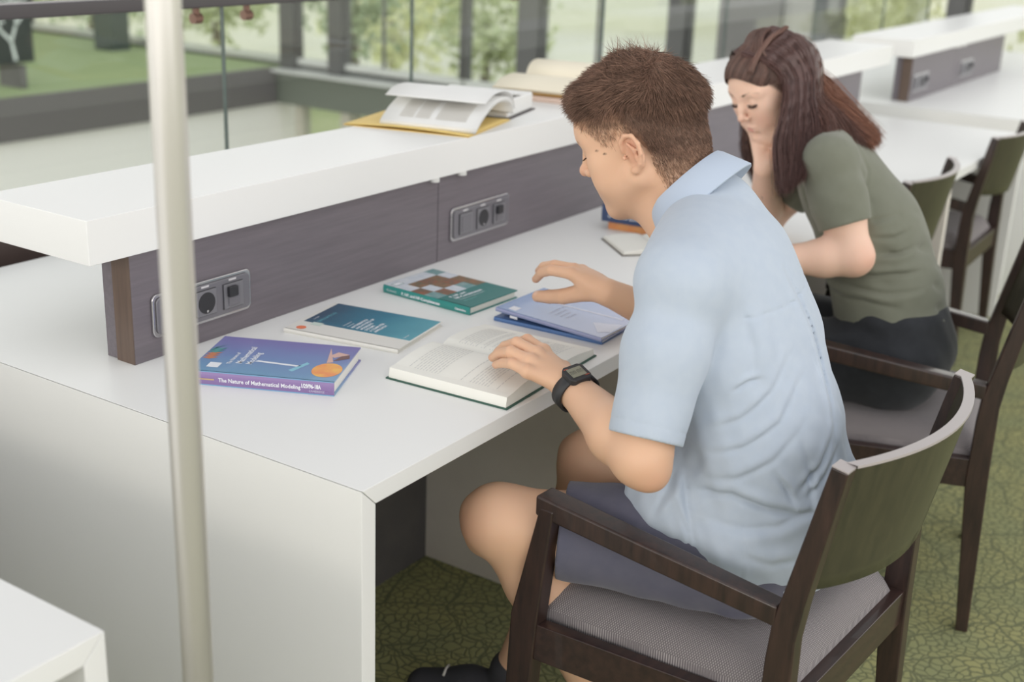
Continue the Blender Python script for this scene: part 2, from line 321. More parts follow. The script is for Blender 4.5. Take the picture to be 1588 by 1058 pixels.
# outdoors, below and beyond the facade
def outdoors(): 
    m = mat('lawn', srgb(150, 162, 108), 0.95, noise=(0.35, 1.0, srgb(180, 186, 136)))
    struct('ground_lawn', MB().box((FX + 0.3, -60, -4.3), (26, 60, -4.2), m))
    struct('ground_field', MB().box((26, -90, -4.32), (160, 140, -4.22), mat('sunlit_pale_field', srgb(232, 230, 196), 0.95, noise=(0.05, 1.0, srgb(240, 238, 222)))))  # glare of the overexposed outdoors put into the field's pale colour
    lv = [mat('leaf_a', srgb(190, 200, 152), 0.8, noise=(6, 1, srgb(222, 226, 184))), mat('leaf_b', srgb(214, 216, 160), 0.8, noise=(6, 1, srgb(236, 236, 196))), mat('leaf_c', srgb(168, 182, 150), 0.8, noise=(6, 1, srgb(206, 214, 180)))]
    bark = mat('bark', srgb(124, 112, 96), 0.9)
    random.seed(11)
    def crown(bm, cx, cy, cz, R, n, k, sq=1.0):
        for _ in range(n):
            a = random.uniform(0, 6.283); u = random.uniform(-1, 1); r = R * random.uniform(0.30, 0.86)
            p = Vector((cx + r * math.cos(a) * math.sqrt(1 - u * u) * .9, cy + r * math.sin(a) * math.sqrt(1 - u * u), cz + r * u * sq))
            for _k in range(12):
                q = p + Vector([max(-.2, min(.2, random.gauss(0, .09))) * R for _ in range(3)]); s_ = R * random.uniform(0.04, 0.085)
                d1 = Vector([random.gauss(0, 1) for _ in range(3)]).normalized(); d2 = d1.orthogonal().normalized()
                bm.add([q - d1 * s_, q + d2 * s_ * .6, q + d1 * s_, q - d2 * s_ * .6], [(0, 1, 2, 3)], lv[k])
    spec = [(10.4, .35, 1.15, 4.9, 1, 'tree', 'leafy yellow-green tree outside, behind the far right desk shelf'),
            (10.4, 2.85, .95, 4.6, 1, 'tree', 'yellow-green tree outside, just right of the blue-black window frame'),
            (9.6, 4.95, .42, 3.95, 0, 'bush', 'low bush outside at the left foot of the brightest window'),
            (10.0, 6.75, .85, 4.5, 0, 'tree', 'small round tree outside, left of the brightest window'),
            (10.2, 8.75, .95, 4.7, 2, 'tree', 'leafy tree outside behind the open books on the shelf'),
            (10.2, 11.0, 1.1, 4.7, 0, 'tree', 'leafy tree outside at the corner where atrium meets the facade'),
            (10.6, 13.9, 1.4, 4.8, 2, 'tree', 'dark leafy tree outside past the opposite gallery'),
            (18.0, 14.5, 1.6, 3.6, 1, 'tree', 'distant pale tree outside beyond the lawn, centre'),
            (10.6, -2.3, 1.2, 4.9, 1, 'tree', 'tree outside at the far right end of the facade')]
    for i, (x, y, R, cz, k, nm, lab) in enumerate(spec):
        e = empty(nm, (x, y, -4.2), 0, lab, nm)
        MB().tube([(0, 0, 0), (0.05, 0.03, cz * .5), (0, 0, cz)], [0.12, 0.09, 0.04], bark).build('trunk', e, smooth=True)
        cr = MB(); crown(cr, 0, 0, cz, R, 115, k, 1.0 if nm == 'tree' else .8); cr.build('foliage', e)
outdoors()

# steel pole
p = empty('steel_pole', (-0.357, -0.059, 0), 0, 'tall brushed steel pole standing in front of the long desk', 'pole')
MB().tube([(0, 0, 0.012), (0, 0, 3.0)], 0.01740, steel, n=48).build('tube', p, smooth=True)
MB().tube([(0, 0, 0), (0, 0, 0.012)], 0.05, steel, n=40).build('base_plate', p)

# ================================================================== DESKS
def outlet(parent, x, y, z):
    """three-gang socket plate facing -Y"""
    pl = mat('grey_plastic', srgb(112, 110, 116), 0.35, coat=0.2); dk = mat('socket_black', srgb(44, 44, 48), 0.4); chrome = mat('chrome_trim', srgb(190, 188, 190), 0.2, metal=0.85)
    lt = mat('module_grey', srgb(120, 119, 124), 0.4)
    W, H, t = 0.232, 0.078, 0.010
    def rr(w_, h_, r, n=6):
        out = []
        for cx, cz, a0 in ((w_ / 2 - r, h_ / 2 - r, 0), (-w_ / 2 + r, h_ / 2 - r, 90), (-w_ / 2 + r, -h_ / 2 + r, 180), (w_ / 2 - r, -h_ / 2 + r, 270)):
            for k in range(n + 1):
                a = math.radians(a0 + 90 * k / n); out.append((cx + r * math.cos(a), cz + r * math.sin(a)))
        return out
    m = MB().prism(rr(W, H, 0.012), -t * 0.6, 0, chrome, ax=1).prism(rr(W - 0.012, H - 0.012, 0.010), -t, -t * 0.6, pl, ax=1)
    o = m.build('power_outlet', parent, bevel=0.002); o.location = (x + W / 2, y, z)
    for k, kd in enumerate(('blank', 'socket', 'switch')):
        cx = (-0.068, 0.0, 0.066)[k]
        fr_ = MB().box((cx - 0.0245, -t - 0.002, -0.024), (cx + 0.0245, -t, 0.024), dk)
        fr_.box((cx - 0.0235, -t - 0.0035, -0.023), (cx + 0.0235, -t - 0.001, 0.023), lt)
        f_ = fr_.build('module_plate', o, bevel=0.0008)
        tx = MB(); tl = mat('label_white', srgb(206, 204, 206), 0.5)
        tx.box((cx - 0.009, -t - 0.0006, 0.0275), (cx + 0.009, -t - 0.0001, 0.0310), tl)
        tx.build('label_strip', o)
        if kd == 'socket':
            MB().tube([(cx, -t - 0.0042, 0), (cx, -t - 0.003, 0)], 0.0195, dk, n=32).build('socket_hole', o, label='round black two-pin socket recess')
            MB().tube([(cx, -t - 0.0052, -0.015), (cx, -t - 0.004, -0.015)], 0.0025, chrome, n=10).build('earth_pin', o)
        elif kd == 'blank':
            MB().box((cx - 0.018, -t - 0.0050, -0.018), (cx + 0.018, -t - 0.0035, 0.018), pl).build('blank_cover', o, bevel=0.001)
        else:
            MB().box((cx - 0.014, -t - 0.0060, -0.018), (cx + 0.014, -t - 0.0035, 0.018), pl).box((cx - 0.017, -t - 0.012, 0.0), (cx + 0.004, -t - 0.004, 0.019), dk).build('switch_rocker', o, bevel=0.0015)
    return o
def desk(name, x0, x1, divs, shelf_x, part_x, outlets, label, seams=()):
    T, D, Z = 0.030, 1.285, 0.74
    e = empty(name, (x0, 0, 0), 0, label, 'desk'); L = x1 - x0
    g = 0.0006
    MB().prism([(g, Z), (T + g, Z - T), (L - T - g, Z - T), (L - g, Z)], 0, D, white, ax=1).build('desktop', e, bevel=0.0012)
    MB().prism([(0, 0), (0, Z - g), (T, Z - T - g), (T, 0)], 0, D, white, ax=1).build('side_panel', e, bevel=0.0012)
    MB().prism([(L, 0), (L - T, 0), (L - T, Z - T - g), (L, Z - g)], 0, D, white, ax=1).build('side_panel', e, bevel=0.0012)
    for x in divs:
        MB().box((x - x0 - 0.014, 0.004, 0), (x - x0 + 0.014, D - 0.004, Z - T), kick).build('divider_panel', e, bevel=0.001)
    bx = [x0 + T] + list(divs) + [x1 - T]
    for a, c_ in zip(bx[:-1], bx[1:]):
        MB().box((a - x0 + 0.015, 0.624, 0.0), (c_ - x0 - 0.015, 0.66, Z - T), under).build('modesty_panel', e)
    if not part_x: return e
    # partition
    px = [part_x[0]] + list(seams) + [part_x[1]]
    for a, c_ in zip(px[:-1], px[1:]):
        m = MB().box((a - x0 + 0.0012, 0.614, Z), (c_ - x0 - 0.0012, 0.66, 0.940), wenge)
        m.build('partition_panel', e, bevel=0.001)
    MB().box((part_x[0] - x0 - 0.0, 0.6145, Z), (part_x[0] - x0 + 0.001, 0.659, 0.940), wenge_edge).build('partition_edge', e)
    MB().box((part_x[0] - x0 + 0.004, 0.662, Z), (part_x[1] - x0, 0.689, 0.940), wenge).build('rear_partition_board', e, bevel=0.001)
    MB().box((shelf_x[0] - x0, 0.602, 0.936), (shelf_x[1] - x0, 0.875, 1.011), white).build('top_shelf', e, bevel=0.0015)
    for s_ in seams[:1]:
        for dx in (-0.025, 0.075):
            MB().tube([(s_ - x0 + dx, 0.606, 0.9295), (s_ - x0 + dx, 0.606, 0.937)], 0.011, mat('white_plastic_cap', srgb(214, 214, 210), 0.4), n=20).build('shelf_fixing_cap', e)
    for x in outlets: outlet(e, x - x0, 0.614, 0.817)
    return e
desk('study_desk', 0.0, 3.93, (0.988, 1.97, 2.93), (0.045, 4.07), (0.132, 3.758), (0.171, 1.028), 'long white study desk where both readers sit, dark partition and white top shelf', seams=(0.985, 1.97, 2.93))
desk('study_desk', 4.28, 7.2, (5.26, 6.24), (4.36, 7.3), (4.42, 6.05), (4.44, 5.20), 'white study desk with raised shelf farther off at the upper right', seams=(5.12,))
desk('study_desk', -1.9, -0.434, (), None, None, (), 'white desk whose corner shows at the bottom left, left of the steel pole')

# ================================================================== CHAIRS
def make_chair(label):
    """local origin: near rear post outer face; x across, y forward"""
    W = 0.50; e = empty('armchair', (0, 0, 0), 0, label, 'chair')
    fabric = weave
    def post(x0, x1):
        # (y,z) profile of rear leg and back post
        prof = [(-0.054, 0), (-0.028, 0), (0.005, 0.36), (0.004, 0.50), (0.0, 0.556), (-0.057, 0.822), (-0.082, 0.818), (-0.045, 0.60), (-0.038, 0.54), (-0.040, 0.40)]
        return MB().prism(prof, x0, x1, chair_wood)
    post(0, 0.030).build('rear_leg', e, bevel=0.003); post(W - 0.030, W).build('rear_leg', e, bevel=0.003)
    MB().prism([(-0.0575, 0.8215), (-0.0815, 0.8175), (-0.0815, 0.8195), (-0.0575, 0.8235)], 0.001, 0.029, top_edge).build('post_cap', e)
    MB().prism([(-0.0575, 0.8215), (-0.0815, 0.8175), (-0.0815, 0.8195), (-0.0575, 0.8235)], W - 0.029, W - 0.001, top_edge).build('post_cap', e)
    for s_ in (0, 1):
        M = Matrix.Identity(4)
        xo = -0.038 if s_ == 0 else W + 0.038; d = 0.032 if s_ == 0 else -0.032
        prof = [(0.408, 0.0), (0.434, 0.0), (0.438, 0.25), (0.432, 0.42), (0.385, 0.625), (0.359, 0.625), (0.380, 0.42), (0.392, 0.25)]
        m = MB(); 
        a, c_ = sorted((xo, xo + d))
        m.prism(prof, a, c_, chair_wood); m.build('front_leg', e, bevel=0.003)
        # arm: tapered board from front leg to post
        xi = 0.0 if s_ == 0 else W
        sg = 1 if s_ == 0 else -1
        vs = []
        for (y, x, zt, wd) in ((0.393, xo, 0.644, 0.044), (0.20, (xo * .55 + xi * .45), 0.617, 0.040), (-0.006, xi, 0.588, 0.032)):
            for (dx, dz) in ((0, 0), (wd, 0), (wd, -0.034), (0, -0.034)): vs.append((x + sg * dx, y, zt + dz))
        fs = [(3, 2, 1, 0), (8, 9, 10, 11)]
        for k in range(2):
            for q in range(4): fs.append((k * 4 + q, k * 4 + (q + 1) % 4, k * 4 + 4 + (q + 1) % 4, k * 4 + 4 + q))
        MB().add(vs, fs, chair_wood).build('armrest', e, bevel=0.004)
        # side rail
        vs = []
        for (y, x) in ((0.385, xo + sg * 0.004), (0.0, xi + sg * 0.004)):
            for (dx, dz) in ((0, 0.0), (0.024, 0.0), (0.024, -0.066), (0, -0.066)): vs.append((x + sg * dx, y, 0.415 + dz))
        MB().add(vs, [(3, 2, 1, 0), (4, 5, 6, 7), (0, 1, 5, 4), (1, 2, 6, 5), (2, 3, 7, 6), (3, 0, 4, 7)], chair_rail_wood).build('side_rail', e, bevel=0.002)
    MB().box((0.028, -0.034, 0.349), (W - 0.028, -0.006, 0.415), chair_rail_wood).build('rear_rail', e, bevel=0.002)
    MB().box((0.0, 0.39, 0.349), (W, 0.415, 0.412), chair_rail_wood).build('front_rail', e, bevel=0.002)
    # seat cushion, crowned
    def seat(u, v):
        y = -0.014 + v * 0.432; hw = 0.222 + v * 0.030; x = W / 2 + (u * 2 - 1) * hw
        ed = max(0.0, 1 - min(u, 1 - u) * 9); ev = max(0.0, 1 - min(v, 1 - v) * 9)
        z = 0.462 - 0.034 * (ed ** 2.2) - 0.032 * (ev ** 2.2) + 0.006 * math.sin(math.pi * u) * math.sin(math.pi * v)
        return (x, y, z)
    MB().grid(seat, 36, 36, fabric, thick=0.05).build('seat_cushion', e, smooth=True)
    # curved backrest panel between posts
    def backp(side):
        def fn(u, v):
            z = 0.615 + v * 0.205 + 0.0
            z0 = z - 0.0
            x = 0.026 + u * (W - 0.052)
            bow = 0.055 * (1 - (2 * u - 1) ** 2)
            y = -0.004 - 0.057 * (z - 0.556) / 0.266 - 0.010 - bow - (0.011 if side else 0)
            low = 0.012 * (1 - (2 * u - 1) ** 2)
            return (x, y, z - (1 - v) * low)
        return fn
    m = MB(); nu, nv = 24, 8
    A = [backp(0)(i / nu, j / nv) for j in range(nv + 1) for i in range(nu + 1)]; B = [backp(1)(i / nu, j / nv) for j in range(nv + 1) for i in range(nu + 1)]
    n = len(A); q = lambda i, j: j * (nu + 1) + i
    fs = []
    for j in range(nv):
        for i in range(nu):
            fs.append((q(i, j), q(i, j + 1), q(i + 1, j + 1), q(i + 1, j))); fs.append((n + q(i, j), n + q(i + 1, j), n + q(i + 1, j + 1), n + q(i, j + 1)))
    bot = [(q(i, 0), q(i + 1, 0), n + q(i + 1, 0), n + q(i, 0)) for i in range(nu)]
    top = [(q(i + 1, nv), q(i, nv), n + q(i, nv), n + q(i + 1, nv)) for i in range(nu)]
    m.add(A + B, fs + bot, back_wood); o_ = len(m.v); m.add(A + B, top, top_edge)
    m.build('backrest', e, smooth=False).data.shade_smooth()
    es = m  # top edge strip, slightly wider
    t = MB(); TA = [Vector(A[q(i, nv)]) + Vector((0, 0.004, 0.0)) for i in range(nu + 1)]; TB = [Vector(B[q(i, nv)]) + Vector((0, -0.002, -0.0)) for i in range(nu + 1)]
    vs = TA + TB + [v - Vector((0, 0, 0.004)) for v in TA] + [v - Vector((0, 0, 0.004)) for v in TB]; k = nu + 1
    fs = [(i + 1, i, k + i, k + i + 1) for i in range(nu)] + [(i, i + 1, 2 * k + i + 1, 2 * k + i) for i in range(nu)] + [(k + i + 1, k + i, 3 * k + i, 3 * k + i + 1) for i in range(nu)] + [(2 * k + i, 2 * k + i + 1, 3 * k + i + 1, 3 * k + i) for i in range(nu)]
    t.add([v + Vector((0, 0, 0.002)) for v in vs], fs, top_edge).build('backrest_top_edge', e)
    return e
ch = make_chair('dark wood armchair with grey woven seat under the man in the blue shirt')
ch.location = (0.316, -0.487, 0); ch.rotation_euler.z = -0.068
for (x, y, a, lab) in ((1.423, -0.498, 0.236, 'dark wood armchair with grey seat under the woman in the green T-shirt'),
                       (2.248, 0.025, 0.022, 'empty dark wood chair pushed in just behind the woman\'s back'),
                       (3.214, 0.025, 0.025, 'empty dark wood chair pushed in farthest right, lilac-grey seat')):
    c_ = copy_tree(ch); c_.location = (x, y, 0); c_.rotation_euler.z = a; c_['label'] = lab
# ================================================================== BOOKS
def book(name, x, y, z, ang, w, h, t, cov, label, cat='book', spine=None, pages=paper, art=None, tilt=(0, 0), cvt=.0022, group=None):
    """closed book lying flat. local x from spine to fore edge, y towards the head of the book, z up; origin at the spine-bottom corner"""
    e = empty(name, (x, y, z), ang, label, cat, group)
    if tilt != (0, 0): e.rotation_euler = (tilt[0], tilt[1], ang)
    c = cvt; m = MB(); sp = spine or cov
    m.box((0, 0, 0), (w, h, c), cov).box((0, 0, t - c), (w, h, t), cov)
    n = 8; prof = [(0.0005 - .0022 * math.sin(math.pi * k / n), t * k / n) for k in range(n + 1)]; prof += [(.0022, t), (.0022, 0)]
    m.prism(prof, 0, h, sp, ax=1); m.build('cover', e)
    MB().box((.0015, .0035, c), (w - .0035, h - .0035, t - c), pages).build('page_block', e)
    if art: art(e, w, h, t)
    return e
def cover_text(mb, s_, size, m, x, y, t, bold=0.0, sx=1.0, align='LEFT'):
    mb.text(s_, size, m, Matrix.Translation((x, y, t + .00025)), bold, align, sx)
def spine_text(mb, s_, size, m, y, z, bold=0.0, sx=1.0):
    # on the spine face (x = 0 side), running from head to tail
    M = Matrix(((0, 0, -1, -.0021), (-1, 0, 0, y), (0, 1, 0, z), (0, 0, 0, 1)))
    mb.text(s_, size, m, M, bold, 'LEFT', sx)
wt_ = mat('cover_white_print', srgb(232, 234, 240), 0.5)
def grad_mat(name, c0, c1, c2, axis='Y', size=.25, rough=.3, extra=None):
    m = mat(name, c1, rough, coat=.3); nt, b = nodes_of(m)
    tc = nt.nodes.new('ShaderNodeTexCoord'); sx_ = nt.nodes.new('ShaderNodeSeparateXYZ'); nt.links.new(tc.outputs['Object'], sx_.inputs['Vector'])
    mr = nt.nodes.new('ShaderNodeMapRange'); mr.inputs['From Max'].default_value = size; nt.links.new(sx_.outputs[axis], mr.inputs['Value'])
    n = nt.nodes.new('ShaderNodeTexNoise'); n.inputs['Scale'].default_value = 14; nt.links.new(tc.outputs['Object'], n.inputs['Vector'])
    ad = nt.nodes.new('ShaderNodeMath'); ad.operation = 'MULTIPLY_ADD'; ad.inputs[1].default_value = .35; nt.links.new(n.outputs['Fac'], ad.inputs[0])
    sb = nt.nodes.new('ShaderNodeMath'); sb.operation = 'SUBTRACT'; sb.inputs[1].default_value = .175; nt.links.new(ad.outputs['Value'], sb.inputs[0]); nt.links.new(mr.outputs['Result'], ad.inputs[2])
    cr = nt.nodes.new('ShaderNodeValToRGB'); cr.color_ramp.elements[0].color = c0; cr.color_ramp.elements[1].color = c2
    el = cr.color_ramp.elements.new(.5); el.color = c1; nt.links.new(sb.outputs['Value'], cr.inputs['Fac']); nt.links.new(cr.outputs['Color'], b.inputs['Base Color'])
    return m
# -- purple / blue modelling book
pur = grad_mat('violet_to_sky_cover', srgb(116, 160, 194), srgb(118, 142, 190), srgb(126, 118, 178), 'X', .17)
spn = mat('purple_spine', srgb(136, 112, 162), 0.35, coat=.3)
def art_nature(e, w, h, t):
    m = MB(); orange = mat('orange_print', srgb(238, 150, 96), .4, noise=(40, 1, srgb(244, 190, 100))); tan = mat('pink_tan_print', srgb(212, 176, 166), .5); brn = mat('brown_print', srgb(120, 92, 92), .5); tea = mat('teal_print', srgb(90, 150, 150), .5); terra = mat('terracotta_print', srgb(196, 128, 96), .5)
    def poly(pts, mm, dz=0.0): m.add([(a, b, t + .0002 + dz) for a, b in pts], [tuple(range(len(pts)))], mm)
    def disc(cx, cy, rx, ry, mm, dz=0.0, a0=0, a1=360, n=36): poly([(cx + rx * math.cos(math.radians(a0 + (a1 - a0) * k / n)), cy + ry * math.sin(math.radians(a0 + (a1 - a0) * k / n))) for k in range(n)], mm, dz)
    disc(.050, .026, .033, .025, orange)
    poly([(.082, .036), (.155, .048), (.088, .026)], tan, .0001); poly([(.095, .028), (.120, .020), (.128, .008), (.112, .004), (.100, .018)], brn, .0001); poly([(.118, .040), (.138, .030), (.130, .008), (.110, .030)], tan, .00005)
    poly([(.062, .155), (.068, .150), (.060, .072), (.054, .080)], wt_); poly([(.030, .080), (.072, .062), (.078, .068), (.036, .088)], mat('sky_print', srgb(140, 196, 216), .4))
    poly([(.020, .204), (.020, .224), (.042, .224), (.042, .204)], wt_)
    for k in range(5): poly([(.060 + .010 * k, .246), (.068 + .010 * k, .236), (.066 + .012 * k, .220), (.056 + .010 * k, .232)], terra if k < 3 else tea, .0001 * k)
    for k in range(4): poly([(.095 + .006 * k, .246), (.120 + .004 * k, .236 - .006 * k), (.098 + .006 * k, .240)], tea, .0001)
    # title lines run away from the spine
    cover_text(m, 'The Nature of', .0095, wt_, .040, .190, t, .0002); cover_text(m, 'Mathematical', .0155, wt_, .046, .172, t, .0003); cover_text(m, 'Modeling', .0155, wt_, .046, .155, t, .0003)
    m.build('cover_print', e)
    s_ = MB(); gold = mat('gold_print', srgb(196, 170, 120), .5)
    spine_text(s_, 'The Nature of Mathematical Modeling', .0098, wt_, h - .052, .0085, .0002, .92)
    s_.box((-.0024, .010, .006), (-.0021, .045, .0068), mat('violet_print', srgb(150, 128, 180), .5))
    spine_text(s_, '1/29/96-18A', .0100, wt_, .055, .0115, .0004, .66); spine_text(s_, 'CAMBRIDGE', .0048, wt_, .042, .0050)
    s_.box((-.0024, h - .045, .0105), (-.0021, h - .012, .0125), gold)
    s_.build('spine_lettering', e)
book('book', .238, .260, .740, math.radians(25.7), .172, .247, .025, pur, 'thick purple and blue hardback with orange circle cover, nearest the steel pole', spine=spn, art=art_nature)
# -- white book with teal panel
def art_prob(e, w, h, t):
    m = MB(); teal = grad_mat('teal_sea_panel', srgb(88, 166, 182), srgb(48, 124, 150), srgb(44, 78, 104), 'Y', .23)
    m.box((.052, .004, t), (w - .001, h - .010, t + .0003), teal)
    m.add([(.018 + .0095 * math.cos(a * math.pi / 12), h - .026 + .0095 * math.sin(a * math.pi / 12), t + .0004) for a in range(24)], [tuple(range(24))], mat('coral_dot', srgb(232, 128, 92), .5))
    gt_ = mat('grey_print', srgb(120, 138, 140), .5); m.box((.040, h - .052, t + .0003), (.056, h - .030, t + .0004), mat('pale_mint', srgb(200, 214, 206), .5))
    lt_ = mat('light_teal_print', srgb(120, 190, 204), .5)
    z = t + .0003; tt_ = MB()
    cover_text(m, 'Springer', .0055, wt_, .070, h - .022, z); cover_text(m, 'SIMULATION', .0100, lt_, .060, h - .040, z, 0, 1.1)
    for k, s_ in enumerate(('Probabilistic', 'Modeling')): cover_text(m, s_, .0060, wt_, .062, .148 - .009 * k, z)
    for k, s_ in enumerate(('MATHEMATICS', 'AND PHYSICS OF', 'MODELING', 'SYSTEMS', 'A COMPUTER', 'APPROACH')): cover_text(m, s_, .0085, wt_, .060, .128 - .0098 * k, z, .0003)
    cover_text(m, 'Springer', .0062, wt_, .058, .018, z)
    m.build('cover_print', e)
wc = mat('white_gloss_cover', srgb(232, 230, 224), .35, coat=.3)
book('book', .462, .307, .740, math.radians(10), .178, .240, .0085, wc, 'thin white paperback with dark teal cover panel and coral dot', art=art_prob, cvt=.001)
# -- green book with photo mosaic
def art_pnp(e, w, h, t):
    m = MB(); mos = [mat('mosaic_%s' % n, c_, .4, noise=(60, .8, c2)) for n, c_, c2 in (('rust', srgb(150, 98, 76), srgb(96, 100, 88)), ('pale', srgb(196, 204, 214), srgb(220, 222, 226)), ('teal', srgb(104, 148, 150), srgb(150, 170, 170)), ('olive', srgb(108, 104, 84), srgb(160, 112, 84)))]
    lay = [[1, 1, 0, 2], [1, 3, 1, 0], [1, 0, 3, 1], [1, 3, 0, 2], [2, 1, 3, 3]]
    random.seed(4); n1, n2 = 5, 4; y0, y1 = .082, h - .001
    for j in range(n2 + 1):
        for i in range(n1):
            cw = w / n1; ch_ = (y1 - y0) / n2
            if j == 4: continue
            k = lay[i][(3 - j)]
            m.box((i * cw + .0002, y0 + j * ch_, t), ((i + 1) * cw - .0002, y0 + (j + 1) * ch_, t + .0002), mos[k])
    m.box((.008, h - .028, t + .0002), (.034, h - .012, t + .0004), mat('badge_border', srgb(110, 140, 136), .5)); m.box((.010, h - .026, t + .0004), (.032, h - .014, t + .0005), wt_)
    cover_text(m, 'P, NP, and', .0115, wt_, .024, .066, t, .0004); cover_text(m, 'NP-Completeness', .0115, wt_, .024, .053, t, .0004)
    cover_text(m, 'The Basics of Complexity Theory', .0060, wt_, .024, .043, t); cover_text(m, 'Oded Goldreich', .0060, mat('aqua_print', srgb(140, 200, 196), .5), .024, .032, t); 
    m.build('cover_print', e)
    s_ = MB(); spine_text(s_, 'P, NP, and NP-Completeness', .0085, wt_, h - .050, .0050, .0003); spine_text(s_, 'Goldreich', .0065, wt_, h - .010, .0058); spine_text(s_, 'Cambridge', .0062, wt_, .036, .0058, .0002)
    s_.build('spine_lettering', e)
gr_ = mat('deep_green_cover', srgb(38, 122, 118), .32, coat=.4)
book('book', .724, .337, .740, math.radians(-2.6), .158, .226, .017, gr_, 'green hardback with mosaic photo cover lying near the partition', spine=mat('green_spine', srgb(56, 142, 136), .35), art=art_pnp)
# -- two blue books under the hovering hand
bl = grad_mat('cloudy_blue_cover', srgb(142, 154, 196), srgb(112, 138, 188), srgb(96, 130, 182), 'Y', .24, .18)
bl2 = mat('mid_blue_cover', srgb(82, 116, 168), .35)
book('book', .742, .048, .740, math.radians(3.0), .158, .235, .008, bl2, 'thin mid-blue paperback underneath the pale blue one', cvt=.001)
def art_blue(e, w, h, t):
    m = MB(); pale = mat('pale_lilac_print', srgb(206, 212, 232), .25)
    m.box((.010, h - .040, t), (.030, h - .022, t + .0002), wt_)
    def poly(pts, mm): m.add([(a, b, t + .0002) for a, b in pts], [tuple(range(len(pts)))], mm)
    poly([(.098, .215), (.104, .210), (.120, .020), (.112, .020)], pale); poly([(.020, .020), (.062, .055), (.090, .004), (.040, .002)], pale)
    for k, s_ in enumerate(('LECTURES ON', 'ALGEBRAIC', 'MODELS', 'VOLUME')): cover_text(m, s_, .009, pale, .045, .14 - .013 * k, t, 0)
    m.build('cover_print', e)
b_ = book('book', .734, .046, .7485, math.radians(-.5), .170, .238, .008, bl, 'pale blue glossy book on top, just below the raised hand', art=art_blue, cvt=.001, spine=mat('lilac_spine', srgb(150, 156, 190), .4))
b_.rotation_euler = (math.radians(2.3), 0, math.radians(-.5))
MB().box((0.001, .188, -.006), (.003, .205, -.001), wt_).build('spine_sticker', b_)

# -- open books: page surfaces as curved blocks
def join_mesh(old, m, t_):
    m.add(t_.v, t_.f, t_.mats[0]); o = m.build('page_block'); me = o.data; bpy.data.objects.remove(o); return me
def open_book(name, x, y, z, ang, wl, wr, h, hl, hr_, cov, label, cat='book', page=paper, lines=True, seed=1, cover_t=.0025, fig=True):
    """local x across the spread (spine at 0), y towards the head. hl/hr: height of left/right page stack"""
    e = empty(name, (x, y, z), ang, label, cat)
    MB().box((-wl - .004, -.004, 0), (wr + .004, h + .004, cover_t), cov).build('cover', e, bevel=.0006)
    def prof(u, side):
        W = wl if side < 0 else wr; H_ = hl if side < 0 else hr_; a = abs(u) / W
        return cover_t + H_ * (.35 + .65 * min(1, (a * 6)) ** .5 + .20 * math.sin(math.pi * min(1, a * 1.15)) - .30 * a * a)
    for side in (-1, 1):
        W = wl if side < 0 else wr
        def fn(u, v, side=side, W=W):
            q = side * u * W * (.985); return (q, v * h, prof(q, side))
        m = MB(); nu, nv = 28, 2; A = [fn(i / nu, j / nv) for j in range(nv + 1) for i in range(nu + 1)]
        B = [(p[0] * (1.0 if i_ % (nu + 1) < nu else 1.018), p[1], cover_t) for i_, p in enumerate(A)]; n = len(A); q = lambda i, j: j * (nu + 1) + i
        fs = [(q(i, j), q(i + 1, j), q(i + 1, j + 1), q(i, j + 1)) for j in range(nv) for i in range(nu)]
        sd_ = [(q(i, 0), n + q(i, 0), n + q(i + 1, 0), q(i + 1, 0)) for i in range(nu)] + [(q(i + 1, nv), n + q(i + 1, nv), n + q(i, nv), q(i, nv)) for i in range(nu)] + [(q(nu, j), n + q(nu, j), n + q(nu, j + 1), q(nu, j + 1)) for j in range(nv)]
        if side < 0: fs = [f[::-1] for f in fs]; sd_ = [f[::-1] for f in sd_]
        m.add(A + B, fs + sd_, page); o = m.build('page_block', e)
        if lines:
            random.seed(seed + (side > 0)); t_ = MB(); rows = int((h - .05) / .0058)
            for k in range(rows):
                yv = h - .028 - k * .0058
                if fig and side < 0 and rows * .35 < k < rows * .55: continue
                if random.random() < .08: continue
                x0_ = .018; x1_ = W - .020 - (random.random() * .06 if random.random() < .2 else 0)
                cx = x0_
                while cx < x1_:
                    wd = min(random.uniform(.006, .014), x1_ - cx)
                    seg = max(1, int(wd / .007)); pa = []
                    for i in range(seg + 1):
                        uu = side * (cx + wd * i / seg); pa.append((uu, prof(uu, side) + .00035))
                    for i in range(seg):
                        vs = [(pa[i][0], yv, pa[i][1]), (pa[i + 1][0], yv, pa[i + 1][1]), (pa[i + 1][0], yv + .0013, pa[i + 1][1]), (pa[i][0], yv + .0013, pa[i][1])]
                        t_.add(vs if side > 0 else vs[::-1], [(0, 1, 2, 3)], ink)
                    cx += wd + .0022
            o.data = join_mesh(o.data, m, t_)
    return e
dg = mat('dark_green_cloth', srgb(52, 88, 76), .6)
open_book('open_book', .528, .020, .740, math.radians(3), .158, .150, .232, .024, .018, dg, 'open book with white pages and dark green cover under the man\'s left hand')
# notebook beside the man's collar
nbk = open_book('open_notebook', 1.392, .255, .740, math.radians(-42), .100, .100, .15, .010, .010, mat('grey_brown_cover', srgb(98, 92, 84), .6), 'small open notebook with dark edged cover in front of the man\'s collar', cat='notebook', lines=False)
